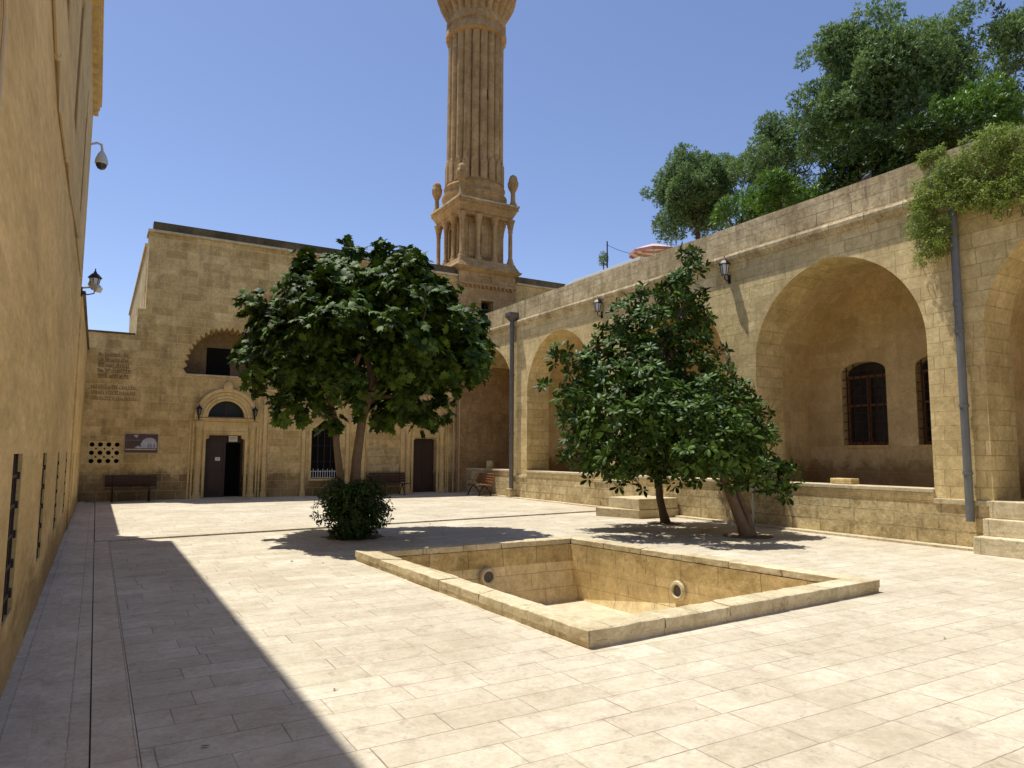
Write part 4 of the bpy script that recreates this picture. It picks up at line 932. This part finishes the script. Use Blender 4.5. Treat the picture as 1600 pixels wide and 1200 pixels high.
c = atX(1570, 120, 20); t = empty('cypress', (c.x, c.y, 6.85), label='slim dark cypress behind the yellow-green growth at the right', cat='tree')
q = MB(); q.tube([(c.x, c.y, 6.85), (c.x, c.y, c.z+1.2)], [.12, .03], 8); q.build('trunk', M['bark2'], t)
bl = [((c.x+.12*math.sin(i*2.1), c.y+.12*math.cos(i*1.7), 8+i*.30), .52-.022*i) for i in range(19)]
foliage('crown', M['conifer'], t, bl, 600, 5, .13, SM, SMF, 36, up=1.6, tilt=(.5, 1.4), shell=(.4, 1.1))
c = atX(943, 408, 14.6); t = empty('potted_plant', (c.x, c.y, 6.85), label='small wispy plant on the terrace wall beside the thin pole', cat='plant')
q = MB(); q.tube([(c.x, c.y, 6.85), (c.x, c.y, c.z)], .02, 6); q.build('stem', M['bark2'], t)
foliage('leaves', M['willow'], t, [((c.x, c.y, c.z+k*.10-.05), .13) for k in range(3)], 3000, 4, .07, SM, SMF, 41, up=.8, tilt=(.3, 1.2), shell=(.2, 1.2))

# --- vine over the arcade
vn = empty('climbing_vine', (13.3, 5, 6.5), label='pale green trailing vine hanging over the arcade at the right edge', cat='vine')
rg = random.Random(17); bl = []; q = MB()
def vlow(y):  # lowest point of the fringe at Y
    return 6.02 + .22*math.sin(y*3.1) - .12 + (-.55 if 6.75 < y < 7.35 else 0)
for i in range(620):
    y = rg.uniform(3.0, 7.4); lo = vlow(y); hi = 7.15+.2*math.sin(y*2.3)-(.15 if y > 6.4 else 0); z = rg.uniform(lo, hi)
    bl.append(((13.5-rg.uniform(.06, .42), y, z), rg.uniform(.07, .15)))
for i in range(30): bl.append(((13.42, 7.1+rg.uniform(-.2, .25), 7.2+rg.uniform(0, .2)), .08))
for i in range(46):
    y = rg.uniform(1.6, 7.3); zt = 7.3; x = 13.42; pts = [(x+.1, y, zt+.05), (x-.05, y, zt)]
    for k in range(5): pts.append((x-.08-rg.uniform(0, .08), y+rg.uniform(-.1, .1), zt-(zt-vlow(y))*(k+1)/5))
    q.tube(pts, .007, 5)
q.build('stem', M['vinestem'], vn)
foliage('leaves', M['vine'], vn, bl, 1400, 4, .062, SM, SMF, 44, up=.1, tilt=(-.3, .9), shell=(.2, 1.3), droop=.25)

# --- fallen leaves and bits on the paving
rg = np.random.default_rng(77); n = 380
P = np.stack([rg.uniform(.4, 12.8, n), rg.uniform(3.5, 24, n), np.full(n, .012)], 1)
c1 = rg.normal(size=(170, 2))*1.6+np.array([[5.0, 13.2]]); c2 = rg.normal(size=(150, 2))*1.3+np.array([[11.0, 11.2]])
P[:170, :2] = c1; P[170:320, :2] = c2
inside = (P[:, 0] > 3.3) & (P[:, 0] < 8.5) & (P[:, 1] > 4.8) & (P[:, 1] < 11.1) | (P[:, 0] > 13.0)
P = P[~inside]; P[:, 2] += np.where(P[:, 1] > 15+(P[:, 0]-.09)*.114+.02, .028, 0); n = len(P)
D = unit(np.concatenate([rg.normal(size=(n, 2)), np.zeros((n, 1))], 1)); Nn = unit(np.concatenate([rg.normal(size=(n, 2))*.3, np.ones((n, 1))], 1))
o = leaf_object('fallen_leaves', leafmat('dry_leaf', (.10, .07, .03), (.28, .20, .10), .8, .05, .1), None, P, D, Nn, rg.uniform(.02, .06, n), OBL, OBLF)
tag(o, 'dry leaves and crumbs scattered over the courtyard paving', 'fallen leaves', kind='stuff')
# ================================================================ small things on the terrace
um = empty('parasol', (15.0, 16.6, 6.85), label='red and white striped parasol showing above the arcade parapet', cat='parasol')
c = atX(1022, 391, 15.0); c = Vector((15.0, c.y, c.z)); n = 8; rr = .80
def stripe(k0):
    q = MB()
    for k in range(n):
        for j in range(8):
            if (j+k0) % 2: continue
            r0, r1 = rr*j/8, rr*(j+1)/8; a0, a1 = 2*math.pi*k/n, 2*math.pi*(k+1)/n
            zz = lambda r_: c.z+.22-.30*(r_/rr)**1.1
            q.add([(c.x+r_*math.cos(a), c.y+r_*math.sin(a), zz(r_)) for r_, a in ((r0, a0), (r1, a0), (r1, a1), (r0, a1))], [(0, 1, 2, 3)])
    if k0 == 0:
        for k in range(n):
            a0, a1 = 2*math.pi*k/n, 2*math.pi*(k+1)/n
            q.add([(c.x+rr*math.cos(a), c.y+rr*math.sin(a), c.z-.08-d) for a, d in ((a0, 0), (a1, 0), (a1, .1), (a0, .1))], [(0, 1, 2, 3)])
    return q
stripe(0).build('red_stripes', plain('parasol_red', (.48, .21, .17), .8, var=.1), um); stripe(1).build('white_stripes', plain('parasol_white', (.75, .68, .62), .8, var=.05), um)
q = MB(); q.tube([(c.x, c.y, 6.85), (c.x, c.y, c.z+.25)], .02, 8); q.build('pole', M['cam'], um)
c2 = atX(949, 417, 14.3); c3 = atX(949, 377, 14.3)
q = MB(); q.tube([(14.3, c2.y, 6.85), (14.3, c2.y, c3.z)], .022, 8); tag(q.build('terrace_pole', M['iron']), 'thin dark pole standing on the arcade terrace', 'pole')
q = MB(); e = Vector((c.x, c.y+.4, c.z-.03)); s_ = Vector((14.3, c2.y, c3.z-.12))
q.tube([s_.lerp(e, i/8)-Vector((0, 0, .10*math.sin(math.pi*i/8))) for i in range(9)], .008, 5); tag(q.build('slack_cable', M['iron']), 'slack cable from the thin pole towards the striped parasol', 'cable')
# pigeon
c = atX(1354, 268, AX+.2); z0 = 7.385
pg = MB(); P0 = Vector((AX+.2, c.y, z0))
def _ell(cc, r_, n=10, m_=8, rot=0):
    vs = [(0, 0, -1)]+[(math.cos(2*math.pi*j/n)*math.sin(math.pi*i/m_), math.sin(2*math.pi*j/n)*math.sin(math.pi*i/m_), -math.cos(math.pi*i/m_)) for i in range(1, m_) for j in range(n)]+[(0, 0, 1)]
    Rm = Matrix.Rotation(rot, 3, 'X'); vs = [Rm @ Vector((v[0]*r_[0], v[1]*r_[1], v[2]*r_[2]))+cc for v in vs]
    fs = [(0, 1+(j+1) % n, 1+j) for j in range(n)]+[(1+i*n+j, 1+i*n+(j+1) % n, 1+(i+1)*n+(j+1) % n, 1+(i+1)*n+j) for i in range(m_-2) for j in range(n)]+[(1+(m_-2)*n+j, 1+(m_-2)*n+(j+1) % n, len(vs)-1) for j in range(n)]
    return vs, fs
pg.tube([P0+Vector(v)*.8 for v in ((0, .17, .05), (0, .13, .07), (0, .07, .095), (0, .0, .12), (0, -.06, .15), (0, -.085, .185), (0, -.09, .215), (0, -.095, .24), (0, -.10, .262), (0, -.125, .255), (0, -.15, .25))], [.012, .03, .05, .062, .055, .035, .026, .028, .02, .01, .003], 12)
for s2 in (-.02, .02): pg.tube([P0+Vector((s2, -.01, 0)), P0+Vector((s2, 0, .08))], .006, 5)
tag(pg.build('pigeon', M['bird'], smooth=True), 'grey pigeon perched on the arcade parapet below the tallest tree', 'pigeon')
